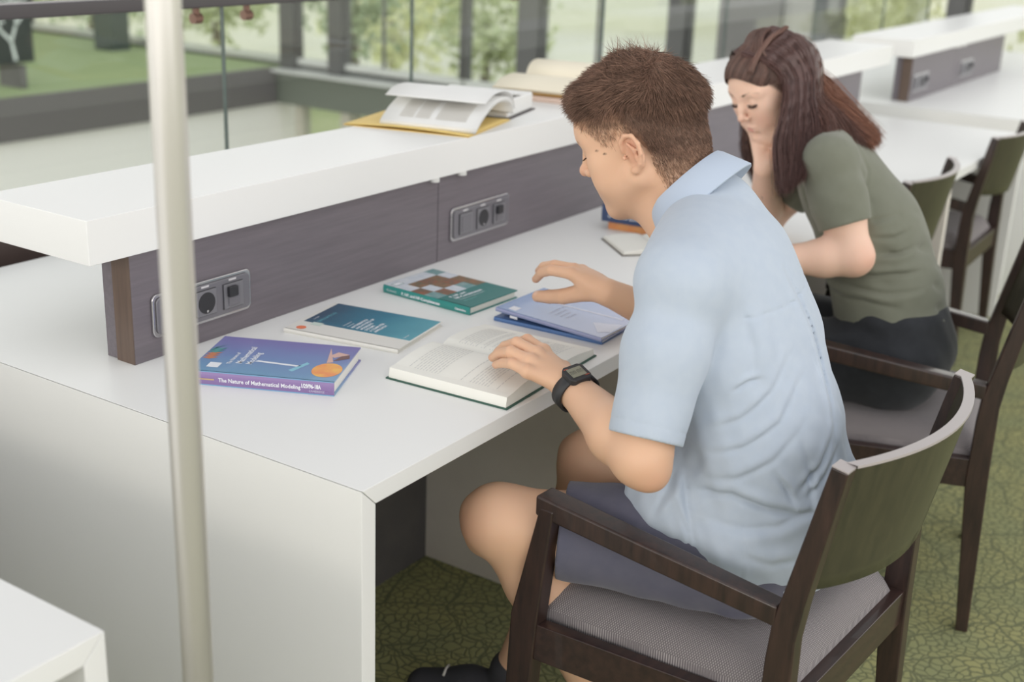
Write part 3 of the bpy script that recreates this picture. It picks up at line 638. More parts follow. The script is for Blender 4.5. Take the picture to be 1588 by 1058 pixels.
# orange and dark blue books under the chin
book('book', 1.530, .485, .740, math.radians(-82 - 90 + 90), .0, .0, .0, gr_, '') if False else None
def art_navy(e, w, h, t):
    s_ = MB(); spine_text(s_, 'LP DAVID LOGICHESKY', .0125, wt_, h - .018, .012, .0003); spine_text(s_, 'MATH', .009, wt_, h - .018, .032, .0003); s_.build('spine_lettering', e)
navy = mat('navy_cover', srgb(56, 72, 108), .45)
orc = mat('orange_cover', srgb(230, 152, 100), .45, noise=(30, .6, srgb(236, 176, 110)))
book('book', 1.545, .235, .740, math.radians(5), .17, .245, .022, orc, 'orange-spined book at the bottom of the pair under the man\'s chin')
book('book', 1.525, .240, .7625, math.radians(5), .17, .250, .042, navy, 'thick navy blue book with white lettering on top of the orange one', art=art_navy)

# -- on the top shelf (z = 1.011)
yel = mat('yellow_card', srgb(230, 202, 128), .7, noise=(30, .3, srgb(224, 192, 112)))
e = empty('folder', (1.075, .600, 1.011), math.radians(14), 'yellow card folder lying under the open book on the white shelf', 'folder')
MB().box((0, 0, 0), (.27, .31, .0012), yel).build('back_cover', e)
def fl(u, v): return (u * .27, v * .31, .0035 + .010 * math.sin(math.pi * v) * (1 - u) * .5)
MB().grid(fl, 12, 12, yel, thick=.0008).build('front_cover', e, smooth=True)
shp = mat('magazine_white', srgb(228, 228, 226), .5, noise=(20, .2, srgb(214, 214, 212)))
e = empty('open_book', (1.100, .600, 1.026), math.radians(14), 'thick open book with drooping text pages lying on the yellow folder', 'book')
# local x away from camera (towards +x), y across; origin near right corner
HB = .235
def page_curve(pts, y0, y1, m, name, thick=.002, n=18):
    pts = [Vector((a, 0, b)) for a, b in pts]
    def cr(t):
        k = min(int(t * (len(pts) - 1)), len(pts) - 2); f_ = t * (len(pts) - 1) - k
        p0, p1, p2, p3 = pts[max(k - 1, 0)], pts[k], pts[k + 1], pts[min(k + 2, len(pts) - 1)]
        return .5 * ((2 * p1) + (p2 - p0) * f_ + (2 * p0 - 5 * p1 + 4 * p2 - p3) * f_ ** 2 + (3 * p1 - p0 - 3 * p2 + p3) * f_ ** 3)
    def fn(u, v): q = cr(u); return (q.x, y0 + (y1 - y0) * v, q.z)
    return MB().grid(fn, n, 3, m, thick=thick).build(name, e, smooth=True), fn
page_curve([(.0, .0), (.05, .026), (.12, .048), (.19, .050), (.235, .036), (.25, .012)], 0, HB, shp, 'page_block', .010)
page_curve([(.05, .052), (.10, .066), (.17, .066), (.225, .050), (.25, .016)], -.004, HB + .01, shp, 'raised_page', .0014)
o_, fn = page_curve([(.0, .001), (.05, .027), (.12, .049)], 0, HB, shp, 'page_face', .0006)
t_ = MB()
for c0, c1 in ((.120, .155), (.160, .195), (.030, .105)):
    for k in range(12):
        u0 = .22 + k * .045; a = fn(u0, 0); b = fn(u0 + .020, 0)
        t_.add([(a[0], c0, a[2] + .0012), (b[0], c0, b[2] + .0012), (b[0], c1, b[2] + .0012), (a[0], c1, a[2] + .0012)], [(0, 1, 2, 3)], mat('page_tint', srgb(196, 192, 184), .8))
t_.build('printed_columns', o_)
MB().box((.255, .015, -.013), (.44, .245, .030), shp).build('right_page_block', e, bevel=.006)
MB().box((.250, .010, -.015), (.445, .250, -.012), mat('black_cover', srgb(70, 64, 66), .5)).build('back_cover', e)
MB().grid(lambda u, v: (.235 + .16 * u, .02 + .22 * v, .030 + .020 * math.sin(math.pi * u) * (1 - u)), 14, 3, shp, thick=.003).build('curled_pages', e, smooth=True)
# cream open book on two closed books farther along
book('book', 1.66, .625, 1.011, math.radians(6), .30, .22, .014, mat('pinkish_cover', srgb(214, 190, 176), .6), 'pinkish-beige closed book at the bottom of the pile behind the man\'s forehead')
book('book', 1.68, .640, 1.0255, math.radians(8), .30, .22, .014, mat('ochre_cover', srgb(216, 178, 110), .6), 'ochre closed book in the middle of the pile behind the man\'s forehead', pages=paper_cream)
e = empty('open_book', (1.66, .640, 1.042), math.radians(10), 'large open book with cream pages topping the pile behind the man\'s forehead', 'book')
page_curve([(.0, .0), (.05, .016), (.12, .022), (.19, .014), (.23, .004)], -.01, .27, paper_cream, 'page_block', .006)
page_curve([(.215, .004), (.24, .032), (.28, .044), (.34, .040), (.42, .020)], -.01, .27, paper_cream, 'raised_page_block', .006)
MB().box((.0, -.012, -.004), (.42, .272, -.001), mat('ochre_edge', srgb(206, 170, 110), .6)).build('cover', e)
# ================================================================== IMPLICIT SURFACE MODELLER (for bodies, clothes, hair mass)
V3 = lambda *a: np.array(a, float)
def smin(a, b, k):
    if k <= 0: return np.minimum(a, b)
    h = np.clip(0.5 + 0.5 * (b - a) / k, 0, 1)
    return b * (1 - h) + a * h - k * h * (1 - h)
class Sdf:
    """ordered list of shapes; each has a bounding sphere so far blocks can skip it"""
    def __init__(s): s.ops = []; s.tf = (np.eye(3), np.zeros(3))
    def frame(s, R=None, t=None): s.tf = (np.eye(3) if R is None else np.array(R, float), np.zeros(3) if t is None else np.array(t, float)); return s
    def _p(s, p): return s.tf[0] @ np.array(p, float) + s.tf[1]
    def cone(s, a, b, ra, rb, k=0.01, op='+'):
        a, b = s._p(a), s._p(b); L = np.linalg.norm(b - a)
        s.ops.append((op, 'cone', (a, b, ra, rb), k, (a + b) / 2, L / 2 + max(ra, rb))); return s
    def ball(s, c, r, k=0.01, op='+'): return s.ell(c, (r, r, r), k, op)
    def ell(s, c, r, k=0.01, op='+', R=None):
        Rw = s.tf[0] if R is None else s.tf[0] @ np.array(R, float)
        s.ops.append((op, 'ell', (s._p(c), np.array(r, float), Rw.T), k, s._p(c), max(r))); return s
    def chain(s, pts, rs, k=0.01, kk=None, op='+'):
        for i in range(len(pts) - 1): s.cone(pts[i], pts[i + 1], rs[i], rs[i + 1], k if i == 0 or kk is None else kk, op)
        return s
    def warp(s, fn): s.ops.append(('w', fn, None, 0, None, 1e9)); return s      # d = fn(P, d)
    def join(s, other, k=0.01):
        s.ops.append(('w', lambda P, d: smin(d, other.ev(P), k), None, 0, None, 1e9)); s.extra = getattr(s, 'extra', []) + [other]; return s
    def cut(s, c, n, k=0.003):
        """remove the half space on the side n points to"""
        c = s._p(c); n = s.tf[0] @ np.array(n, float); n = n / np.linalg.norm(n)
        s.ops.append(('w', lambda P, d, c=c, n=n: np.maximum(d, (P - c) @ n), None, 0, None, 1e9)); return s
    def sub(s, other, k=0.003):
        s.ops.append(('w', lambda P, d: -smin(-d, other.ev(P), k), None, 0, None, 1e9)); return s
    @staticmethod
    def prim(kind, g, P):
        if kind == 'cone':
            a, b, ra, rb = g; ba = b - a; l2 = max(ba @ ba, 1e-12); pa = P - a
            h = np.clip((pa @ ba) / l2, 0, 1)
            d = pa - h[:, None] * ba
            return np.sqrt(np.einsum('ij,ij->i', d, d)) - (ra + (rb - ra) * h)
        c, r, Rt = g; q = (P - c) @ Rt.T
        k0 = np.sqrt(((q / r) ** 2).sum(1)); k1 = np.sqrt(((q / (r * r)) ** 2).sum(1))
        return k0 * (k0 - 1.0) / np.maximum(k1, 1e-9)
    def ev(s, P, c=None, R=None):
        d = np.full(len(P), 1e3 if R is None else 0.2)
        for op, kind, g, k, bc, br in s.ops:
            if op == 'w': d = kind(P, d); continue
            if R is not None and np.linalg.norm(bc - c) > R + br + 0.035 + k: continue
            q = s.prim(kind, g, P)
            d = smin(d, q, k) if op == '+' else -smin(-d, q, k)
        return d
    def bounds(s):
        al = [o for q in [s] + getattr(s, 'extra', []) for o in q.ops if o[0] == '+']
        lo = np.min([o[4] - o[5] for o in al], 0) - 0.03; hi = np.max([o[4] + o[5] for o in al], 0) + 0.03
        return lo, hi
    def mesh(s, h, lo=None, hi=None):
        """sparse surface nets -> verts, quads"""
        l, u = s.bounds(); lo = l if lo is None else np.array(lo, float); hi = u if hi is None else np.array(hi, float)
        B = 16; nb = np.ceil((hi - lo) / (h * B)).astype(int)
        g = np.arange(B + 1); gi = np.stack(np.meshgrid(g, g, g, indexing='ij'), -1).reshape(-1, 3)
        KV = []; PV = []; EQ = []; NM = 1 << 20
        key = lambda ijk: (ijk[..., 0].astype(np.int64) * NM + ijk[..., 1]) * NM + ijk[..., 2]
        half = B * h / 2; Rb = half * math.sqrt(3)
        for bi in np.ndindex(*nb):
            b0 = np.array(bi) * B; c = lo + b0 * h + half
            dc = s.ev(c[None], c, Rb * 1.5)[0]
            if abs(dc) > Rb * 1.35 + 0.02: continue
            P = lo + (b0 + gi) * h
            D = s.ev(P, c, Rb).reshape(B + 1, B + 1, B + 1)
            if D.min() > 0 or D.max() < 0: continue
            S = D < 0
            cnt = np.zeros((B, B, B)); acc = np.zeros((B, B, B, 3))
            for ax in range(3):
                sl0 = [slice(None)] * 3; sl1 = [slice(None)] * 3; sl0[ax] = slice(0, B); sl1[ax] = slice(1, B + 1)
                a, b = D[tuple(sl0)], D[tuple(sl1)]; cr = (S[tuple(sl0)] != S[tuple(sl1)])
                t = np.where(cr, a / np.where(cr, a - b, 1), 0)
                o1, o2 = [q for q in range(3) if q != ax]
                for d1 in (0, 1):
                    for d2 in (0, 1):
                        ss = [slice(0, B)] * 3; ss[o1] = slice(d1, d1 + B); ss[o2] = slice(d2, d2 + B); ss[ax] = slice(0, B)
                        m = cr[tuple(ss)]; tt = t[tuple(ss)]
                        cnt += m; acc[..., ax] += m * tt; acc[..., o1] += m * d1; acc[..., o2] += m * d2
                # quads for edges owned by this block
                ss = [slice(0, B)] * 3; m = cr[tuple(ss)]; idx = np.argwhere(m)
                if len(idx):
                    inn = S[tuple(idx.T)]
                    e1 = np.zeros(3, int); e2 = np.zeros(3, int); e1[o1] = 1; e2[o2] = 1
                    gi_ = idx + b0
                    q = np.stack([gi_ - e1 - e2, gi_ - e2, gi_, gi_ - e1], 1)
                    flip = inn if ax != 1 else ~inn
                    q[~flip] = q[~flip][:, ::-1]; EQ.append(key(q))
            m = cnt > 0; idx = np.argwhere(m)
            p = acc[m] / cnt[m][:, None]
            KV.append(key(idx + b0)); PV.append(lo + (idx + b0 + p) * h)
        K = np.concatenate(KV); P = np.concatenate(PV); Q = np.concatenate(EQ)
        o = np.argsort(K); K = K[o]; P = P[o]
        F = np.searchsorted(K, Q); F = np.minimum(F, len(K) - 1); ok = (K[F] == Q).all(1)
        return P, F[ok]
def np_mesh(name, P, F, mats, parent=None, smooth=True, col=None, tag_kw=None, fmat=None):
    me = bpy.data.meshes.new(name); n = len(P); m = len(F); k = F.shape[1]
    me.vertices.add(n); me.vertices.foreach_set('co', np.asarray(P, np.float32).ravel())
    me.loops.add(m * k); me.loops.foreach_set('vertex_index', F.astype(np.int32).ravel())
    me.polygons.add(m); me.polygons.foreach_set('loop_start', np.arange(0, m * k, k, dtype=np.int32))
    for q in mats: me.materials.append(q)
    if fmat is not None: me.polygons.foreach_set('material_index', fmat.astype(np.int32))
    me.update(calc_edges=True); me.validate()
    if smooth: me.shade_smooth()
    if col is not None:
        a = me.attributes.new('tint', 'FLOAT_COLOR', 'POINT'); a.data.foreach_set('color', np.concatenate([col, np.ones((n, 1))], 1).astype(np.float32).ravel())
    o = bpy.data.objects.new(name, me); C.objects.link(o)
    if parent is not None: o.parent = parent
    if tag_kw: tag(o, **tag_kw)
    return o
def lap(P, F, it=2, lam=0.5):
    """light Laplacian smoothing"""
    n = len(P); E = np.concatenate([F[:, [0, 1]], F[:, [1, 2]], F[:, [2, 3]], F[:, [3, 0]]])
    for _ in range(it):
        S = np.zeros_like(P); c = np.bincount(np.concatenate([E[:, 0], E[:, 1]]), minlength=n).astype(float)
        for ax in range(3): S[:, ax] = np.bincount(E[:, 0], P[E[:, 1], ax], n) + np.bincount(E[:, 1], P[E[:, 0], ax], n)
        P = P + lam * (S / np.maximum(c, 1)[:, None] - P)
    return P
def lin(*c): return np.array(srgb(*c)[:3])
def paint(P, base, spots):
    """albedo per vertex: spots = (centre, radii or radius, colour, strength, softness)"""
    col = np.tile(base, (len(P), 1)).astype(float)
    for c, r, cc, st, *so in spots:
        q = (P - np.array(c)) / np.array(r); d = np.sqrt((q * q).sum(1)); sf = so[0] if so else 0.5
        w_ = np.clip((1 - d) / sf, 0, 1) * st; w_ = w_ * w_ * (3 - 2 * w_) if st >= 1 else w_
        col = col * (1 - w_[:, None]) + np.array(cc) * w_[:, None]
    return col
def rot(rx=0, ry=0, rz=0):
    """degrees; applied x then y then z"""
    return np.array((Matrix.Rotation(math.radians(rz), 3, 'Z') @ Matrix.Rotation(math.radians(ry), 3, 'Y') @ Matrix.Rotation(math.radians(rx), 3, 'X')))
def fnoise(P, sc, seed=0):
    """cheap smooth pseudo noise, range about -1..1"""
    r = np.random.default_rng(seed); d = np.zeros(len(P))
    for i in range(6):
        k = r.normal(size=3); k /= np.linalg.norm(k); d += np.sin(P @ k * sc * (0.7 + 0.25 * i) + r.uniform(0, 6.28))
    return d / 3.5
def unit(v): v = np.array(v, float); return v / np.linalg.norm(v)

def add_head(S, R, t, g=0):
    """head in its own frame: x to the subject's right, y forward, z up; origin between the ears. g: 0 man, 1 woman"""
    S.frame(R, t)
    S.ell((0, -.012, .046), (.076, .096, .082), .02)
    S.ell((0, .030, .030), (.066, .062, .075), .03)
    S.ell((0, .034, -.030), (.055 - .003 * g, .055, .070), .03)
    for s in (-1, 1):
        S.cone((s * (.055 - .003 * g), .006, -.040), (s * .020, .072, -.088), .018, .015, .028)
        S.ball((s * .044, .060, -.006), .020, .03)                     # cheekbone
        S.ball((s * .036, .062, -.040), .020, .03)
        S.cone((s * .012, .083, .036), (s * .048, .068, .037), .0095, .009, .016)   # brow
    S.ball((0, .074, -.093), .016 - .001 * g, .022)
    S.ell((0, .078, -.056), (.028, .014, .022), .02)                   # muzzle
    for s in (-1, 1): S.ball((s * .031, .103, .017), .0165, .018, '-')   # socket
    for s in (-1, 1):
        S.ball((s * .031, .0775, .016), .0125, .004)                   # lids closed over the ball, eyes cast down
        S.cone((s * .021, .0875, .0135), (s * .042, .0835, .0120), .0022, .0018, .003)
    S.chain([(0, .089, .030), (0, .099, .008), (0, .110, -.012)], [.0075, .0075, .0085], .010)
    S.ball((0, .113 - .003 * g, -.015 + .001 * g), .0098 - .0018 * g, .007)
    for s in (-1, 1):
        S.ball((s * (.0120 - .002 * g), .1010, -.0190), .0080 - .0016 * g, .006); S.ball((s * .0055, .108, -.0262), .0030, .003, '-')
    S.ell((0, .0935, -.0470), (.021, .0075, .0048), .004)
    S.ell((0, .0925, -.0565), (.018, .0080, .0058), .004)
    S.cone((-.020, .0975, -.0515), (.020, .0975, -.0515), .0012, .0012, .003, '-')
    S.ell((0, .099, -.036), (.0035, .004, .008), .006, '-')
    S.ell((0, .092, -.070), (.018, .006, .006), .010, '-')
    # ears
    for s in (-1, 1):
        e = lambda y, z, o=0: (s * (.0765 + o), y, z)
        S.ell(e(-.010, .002, -.003), (.0070, .017, .028), .008, R=rot(-12, 0, s * 20))
        rim = [e(.009, .008, -.002), e(.006, .024, .002), e(-.005, .033, .006), e(-.018, .030, .011), e(-.026, .016, .014), e(-.025, .000, .013), e(-.017, -.016, .008), e(-.006, -.026, .002)]
        S.chain(rim, [.0030, .0038, .0042, .0042, .0040, .0038, .0040, .0048], .004, .003)
        S.ball(e(-.002, -.026, -.001), .0065, .006)
        S.chain([e(-.006, .020, .008), e(-.015, .008, .011), e(-.013, -.008, .008)], [.003, .0032, .003], .005)
        S.ell(e(-.003, .000, .0115), (.0105, .0075, .0110), .004, '-')
        S.ell(e(-.014, .022, .013), (.006, .0035, .0075), .003, '-', R=rot(-35, 0, 0))
        S.ball(e(.008, -.002, .002), .0042, .004)
    S.frame()
# ================================================================== MAN
HQ = 1.0      # resolution factor
skin_m = mat('skin', srgb(214, 168, 138), 0.48, attr='tint', sss=0.12, spec=0.35, bump=(700, 0.06, 0.0006))
def finger(S, pts, r, k=.004):
    S.chain(pts, r, k, .0015)
man = empty('person', (0.57, -0.37, 0.0), 0, 'person with short brown hair in light blue shirt and grey shorts reading at the desk', 'person')
man.location = (0, 0, 0)
HRm = rot(rz=9.5) @ rot(rx=-21.5) @ rot(ry=-4.1); HTm = np.array([.653, -.054, 1.139])
shL, shR = V3(.425, -.250, .985), V3(.805, -.150, .985)
elL, elR = V3(.318, -.262, .752), V3(.905, -.125, .735)
wrL, wrR = V3(.418, -.080, .787), V3(.744, .041, .842)
hipL, hipR = V3(.505, -.365, .540), V3(.655, -.375, .540)
knL, knR = V3(.346, -.002, .556), V3(.600, -.030, .575)
anL, anR = V3(.495, -.128, .180), V3(.560, .100, .105)

def man_torso(S, g=0.0):
    S.ell((.578, -.350, .575), (.168 + g, .118 + g, .110 + g), .05)
    S.ell((.580, -.322, .700), (.142 + g, .100 + g, .120 + g), .06)
    S.ell((.594, -.268, .845), (.158 + g, .108 + g, .150 + g), .06, R=rot(rx=-16))
    S.ell((.616, -.212, .960), (.162 + g, .086 + g, .100 + g), .05, R=rot(rx=-30, rz=15))
    S.cone(shL, shR, .052 + g, .052 + g, .05)
    nb = V3(.668, -.175, 1.052)
    for s_ in (shL, shR): S.cone(nb, s_ * .85 + nb * .15, .046 + g, .040 + g, .05)
S = Sdf()
man_torso(S)
add_head(S, HRm, HTm, 0)
S.frame(HRm, HTm)
S.ell((0, .038, .050), (.062, .066, .052), .02)                       # fuller forehead
S.ell((0, -.066, -.010), (.056, .040, .058), .02)
S.frame()
nt_ = HRm @ V3(0, -.028, -.035) + HTm
S.cone(nt_, (.668, -.172, 1.045), .053, .058, .035)
S.cone(HRm @ V3(0, .025, -.075) + HTm, (.655, -.115, 1.02), .036, .045, .03)
S.chain([shL + V3(.012, 0, -.005), shL * .45 + elL * .55, elL], [.054, .046, .041], .03)
S.chain([elL, elL * .68 + wrL * .32, wrL], [.042, .0435, .0265], .02)
S.ball(elL + V3(-.002, -.020, -.022), .022, .02)
S.ell(wrL, (.029, .024, .019), .02, R=rot(rz=10))
S.chain([shR, shR * .45 + elR * .55, elR], [.054, .046, .041], .03)
S.chain([elR, elR * .68 + wrR * .32, wrR], [.041, .042, .0255], .02)
# legs
for hp, kn, an in ((hipL, knL, anL), (hipR, knR, anR)):
    S.chain([hp, hp * .45 + kn * .55, kn], [.086, .070, .054], .04)
    dn = unit(an - kn); bk_ = unit(V3(0, -1, 0) - dn * (V3(0, -1, 0) @ dn))
    S.chain([kn, kn * .68 + an * .32 + bk_ * .016, kn * .4 + an * .6 + bk_ * .008, an], [.054, .055, .042, .034], .03)
    fw = unit(kn - hp); S.ell(kn + fw * .018 + V3(0, 0, -.004), (.040, .038, .044), .03)
    S.ball(kn + fw * .043 + V3(0, 0, .010), .020, .014); S.ball(kn + fw * .034 - V3(0, 0, .046), .017, .020)
    lt = unit(np.cross(fw, V3(0, 0, 1)))
    S.chain([hp * .35 + kn * .65 - V3(0, 0, .030), kn - fw * .030 - V3(0, 0, .040)], [.036, .020], .03)
# feet
S.chain([anR, anR + V3(-.005, .01, -.055)], [.034, .034], .02); S.cone(anR + V3(-.005, -.01, -.06), anR + V3(-.035, .14, -.070), .034, .028, .02)
S.cone(anL, anL + V3(.02, .0, -.07), .034, .032, .02); S.cone(anL + V3(.02, -.02, -.06), anL + V3(-.01, .10, -.150), .032, .028, .02)

# ---- left hand: palm down on the open book
mc = {'i': V3(.452, -.004, .820), 'm': V3(.428, -.006, .823), 'r': V3(.404, -.010, .818), 'p': V3(.383, -.018, .808)}
pp = {'i': V3(.464, .036, .827), 'm': V3(.436, .038, .829), 'r': V3(.411, .033, .822), 'p': V3(.389, .015, .812)}
dp = {'i': V3(.478, .066, .811), 'm': V3(.452, .072, .811), 'r': V3(.428, .067, .807), 'p': V3(.404, .044, .802)}
tp = {'i': V3(.488, .088, .792), 'm': V3(.463, .094, .792), 'r': V3(.440, .088, .791), 'p': V3(.417, .066, .790)}
fr = {'i': .0097, 'm': .0099, 'r': .0095, 'p': .0085}
for q in 'imrp':
    r_ = fr[q]
    S.cone(wrL + (mc[q] - wrL) * .12, mc[q], .0150, .0110, .012)       # metacarpal
for q in 'imrp':
    r_ = fr[q]
    S.chain([mc[q], pp[q], dp[q], tp[q]], [r_ * 1.12, r_ * 1.04, r_ * .94, r_ * .80], .005, .0015)
    S.ball(mc[q] + V3(0, 0, .001), r_ * 1.10, .006); S.ball(pp[q] + V3(0, 0, .0008), r_ * 1.02, .003)
S.ell((.425, -.045, .800), (.034, .040, .013), .012, R=rot(rx=14, rz=-14))
th = [V3(.440, -.058, .792), V3(.470, -.038, .786), V3(.497, -.018, .782), V3(.517, .004, .778)]
S.chain(th, [.0165, .0140, .0116, .0092], .010, .003)
# ---- right hand: hovering over the blue books, thumb and fingers open
mcr = {'i': V3(.735, .118, .866), 'm': V3(.757, .124, .868), 'r': V3(.778, .120, .862), 'p': V3(.794, .110, .852)}
ppr = {'i': V3(.729, .158, .866), 'm': V3(.756, .167, .868), 'r': V3(.781, .162, .860), 'p': V3(.802, .146, .847)}
dpr = {'i': V3(.745, .188, .852), 'm': V3(.770, .200, .856), 'r': V3(.797, .195, .854), 'p': V3(.822, .174, .848)}
tpr = {'i': V3(.766, .214, .829), 'm': V3(.792, .224, .838), 'r': V3(.815, .214, .840), 'p': V3(.840, .188, .838)}
for q in 'imrp': S.cone(wrR + (mcr[q] - wrR) * .12, mcr[q], .0150, .0112, .012)
for q in 'imrp':
    r_ = fr[q]
    S.chain([mcr[q], ppr[q], dpr[q], tpr[q]], [r_ * 1.15, r_ * 1.06, r_ * .95, r_ * .80], .005, .0015)
S.ell((.758, .085, .850), (.030, .040, .014), .014, R=rot(rx=8, rz=-8))
S.chain([wrR + V3(.002, .012, -.004), V3(.744, .090, .834), V3(.749, .140, .814), V3(.757, .176, .804), V3(.763, .206, .797)], [.017, .0178, .0148, .0132, .0114], .012, .003)
body_sdf = S
P, F = S.mesh(.0030 / HQ)
P = lap(P, F, 1, .4)
base = lin(222, 180, 150)
hp = lambda *a: HRm @ V3(*a) + HTm
Q = (P - HTm) @ HRm                      # head-local
hp_w = lambda q: HRm @ q + HTm
lip = lin(196, 132, 118); dark = lin(88, 66, 54); red = lin(206, 140, 116); stub = lin(190, 154, 130)
spots = [(hp(0, .102, -.052), (.024, .012, .0095), lip, .8, .4)]
for s_ in (-1, 1):
    spots += [(hp(s_ * .030, .086, .036), (.021, .012, .0045), lin(110, 82, 62), .9, .5), (hp(s_ * .032, .088, .0118), (.014, .010, .0024), lin(60, 44, 40), 1, .5),
              (hp(s_ * .084, -.008, .006), (.02, .03, .042), red, .55, .8), (hp(0, .112, -.016), (.016, .02, .016), red, .4, .9)]
spots += [(hp(-.060, .052, .020), (.02, .0030, .0030), dark, 1, .5), (hp(-.066, .040, .012), (.02, .0028, .0028), dark, 1, .5), (hp(-.064, .048, .052), (.02, .0025, .0025), dark, 1, .5)]
for d_ in (tp, tpr, ):
    for q in 'imrp': spots.append((d_[q], (.015,) * 3, red, .45, .9))
for d_ in (pp, mc, ppr, mcr):
    for q in 'imrp': spots.append((d_[q] + V3(0, 0, .006), (.010,) * 3, red, .35, .9))
nail = lin(238, 204, 188)
spots += [(V3(.763, .210, .801) + V3(-.006, -.002, .006), (.009,) * 3, nail, .7, .6)] + [(tp[q] + V3(0, .002, .007), (.0065,) * 3, nail, .6, .6) for q in 'imrp']
spots += [(elL + V3(-.02, -.03, -.03), (.05,) * 3, red, .3, .9), (knL + V3(-.04, .03, 0), (.06,) * 3, red, .35, .9)]
col = paint(P, base, spots)
jaw = np.clip((-.032 - Q[:, 2]) / .03, 0, 1) * np.clip((Q[:, 2] + .135) / .03, 0, 1) * np.clip((Q[:, 1] - .0) / .03, 0, 1) * (np.abs(Q[:, 0]) < .09)
col = col * (1 - .35 * jaw[:, None]) + stub * .35 * jaw[:, None]
# hair-brown tint on the scalp, fading out at the hairline
def hairline(Q):
    """signed height above the hairline in head coordinates"""
    y, z = Q[:, 1], Q[:, 2]
    side_ = z - .020 - np.clip(y - .030, 0, 1) * .95 - np.clip(.0 - np.abs(y + .005) + .022, 0, 1) * .6
    back_ = z + .078 - np.clip(y + .045, 0, 1) * 2.4
    return np.where(y < -.004, np.minimum(back_, 9), side_)
near = (np.abs(Q[:, 0]) < .088) & (np.abs(Q[:, 1]) < .14) & (np.abs(Q[:, 2]) < .16)
ear = (np.abs(Q[:, 0]) > .0765) & (Q[:, 1] > -.036) & (Q[:, 2] < .036)
hm = np.clip(hairline(Q) / .060, 0, 1) * near * (~ear)
col = col * (1 - .80 * hm[:, None]) + lin(96, 74, 62) * .80 * hm[:, None]
bodyP, bodyF = P, F
rel = np_mesh('body', P, F, [skin_m], man, col=col, tag_kw={})
print('man body verts', len(P))

# ---- hair: volume plus strands
hair_m = mat('brown_hair', srgb(92, 70, 58), 0.55, spec=0.3, attr='tint')
def strands(roots, dirs, lens, curl, up, nseg, rad, base_col, name, parent, seed=1, tipc=1.25):
    """flat tapered strands: roots Nx3, dirs Nx3 (unit), lens N; bends towards `curl` vectors"""
    r = np.random.default_rng(seed); N = len(roots)
    t = np.linspace(0, 1, nseg + 1)
    pts = np.zeros((N, nseg + 1, 3)); p = roots.copy(); d = dirs.copy(); pts[:, 0] = p
    for i in range(nseg):
        d = d + curl * (1.0 / nseg) + r.normal(0, .06, (N, 3)); d /= np.linalg.norm(d, axis=1)[:, None]
        p = p + d * (lens / nseg)[:, None]; pts[:, i + 1] = p
    return ribbons(pts, rad, base_col, name, parent, r, tipc)
def ribbons(pts, rad, base_col, name, parent, r, tipc=1.2, m_=None, var=.22, P0=None, F0=None, c0=None):
    N, K, _ = pts.shape
    tan = np.gradient(pts, axis=1); tan /= np.maximum(np.linalg.norm(tan, axis=2), 1e-9)[..., None]
    rv = r.normal(size=(N, 1, 3)); s1 = np.cross(tan, rv); s1 /= np.maximum(np.linalg.norm(s1, axis=2), 1e-9)[..., None]; s2 = np.cross(tan, s1)
    tt = np.linspace(0, 1, K); wd = rad * (1 - .75 * tt ** 2)[None, :, None]
    ring = [pts + s1 * wd, pts + (-.5 * s1 + .87 * s2) * wd, pts + (-.5 * s1 - .87 * s2) * wd]
    V = np.stack(ring, 2).reshape(-1, 3)
    i0 = (np.arange(N)[:, None] * K + np.arange(K - 1)[None]) * 3
    Fs = []
    for a in range(3):
        b = (a + 1) % 3; Fs.append(np.stack([i0 + a, i0 + b, i0 + 3 + b, i0 + 3 + a], -1).reshape(-1, 4))
    Fq = np.concatenate(Fs)
    v = r.normal(1, var, (N, 1, 1)).clip(.45, 1.7) * (1 + (tipc - 1) * tt[None, :, None]); bc_ = base_col if base_col.ndim == 3 else base_col[None, None]; cc = np.repeat((v * bc_).reshape(-1, 3), 3, axis=0)
    if P0 is not None:
        Fq = np.concatenate([F0, Fq + len(P0)]); V = np.concatenate([P0, V]); cc = np.concatenate([c0, cc])
    return np_mesh(name, V, Fq, [m_ or hair_m], parent, col=np.clip(cc, 0, 1))
# hair mass
H = Sdf(); H.frame(HRm, HTm)
H.ell((0, -.012, .046), (.076, .096, .082), .02)
H.ell((0, .038, .050), (.062, .066, .052), .02)
H.ell((0, -.066, -.010), (.056, .040, .058), .02)
H.frame()
def hair_thick(Q):
    y, z = Q[:, 1], Q[:, 2]; hh = hairline(Q)
    top = np.clip((z - .065 + np.clip(-.02 - y, 0, 1) * .5) / .055, 0, 1); top = top * top * (3 - 2 * top)
    fr_ = np.clip((y - .02) / .06, 0, 1) * np.clip((z - .060) / .03, 0, 1)
    return -.003 + np.clip(hh / .055, 0, 1) * .0065 + top * .015 + np.clip((z - .095) / .03, 0, 1) * np.clip((.03 - np.abs(y + .01)) / .05, 0, 1) * .006 + fr_ * .003
def hl_w(P, d):
    Q = (P - HTm) @ HRm
    top = np.clip((Q[:, 2] - .06) / .05, 0, 1)
    n = fnoise(Q * np.array([1, .45, 1]), 240, 3) * .0022 + fnoise(Q * np.array([1, .5, 1]), 560, 4) * .0010
    return d - hair_thick(Q) + n * (0.15 + 1.3 * top)
H.warp(hl_w)
HP, HF = H.mesh(.0030 / HQ)
r_ = np.random.default_rng(3)
nrm = np.cross(HP[HF[:, 1]] - HP[HF[:, 0]], HP[HF[:, 3]] - HP[HF[:, 0]]); nrm /= np.maximum(np.linalg.norm(nrm, axis=1), 1e-12)[:, None]
cen = HP[HF].mean(1)
bn = np.cross(bodyP[bodyF[:, 1]] - bodyP[bodyF[:, 0]], bodyP[bodyF[:, 3]] - bodyP[bodyF[:, 0]]); bn /= np.maximum(np.linalg.norm(bn, axis=1), 1e-12)[:, None]
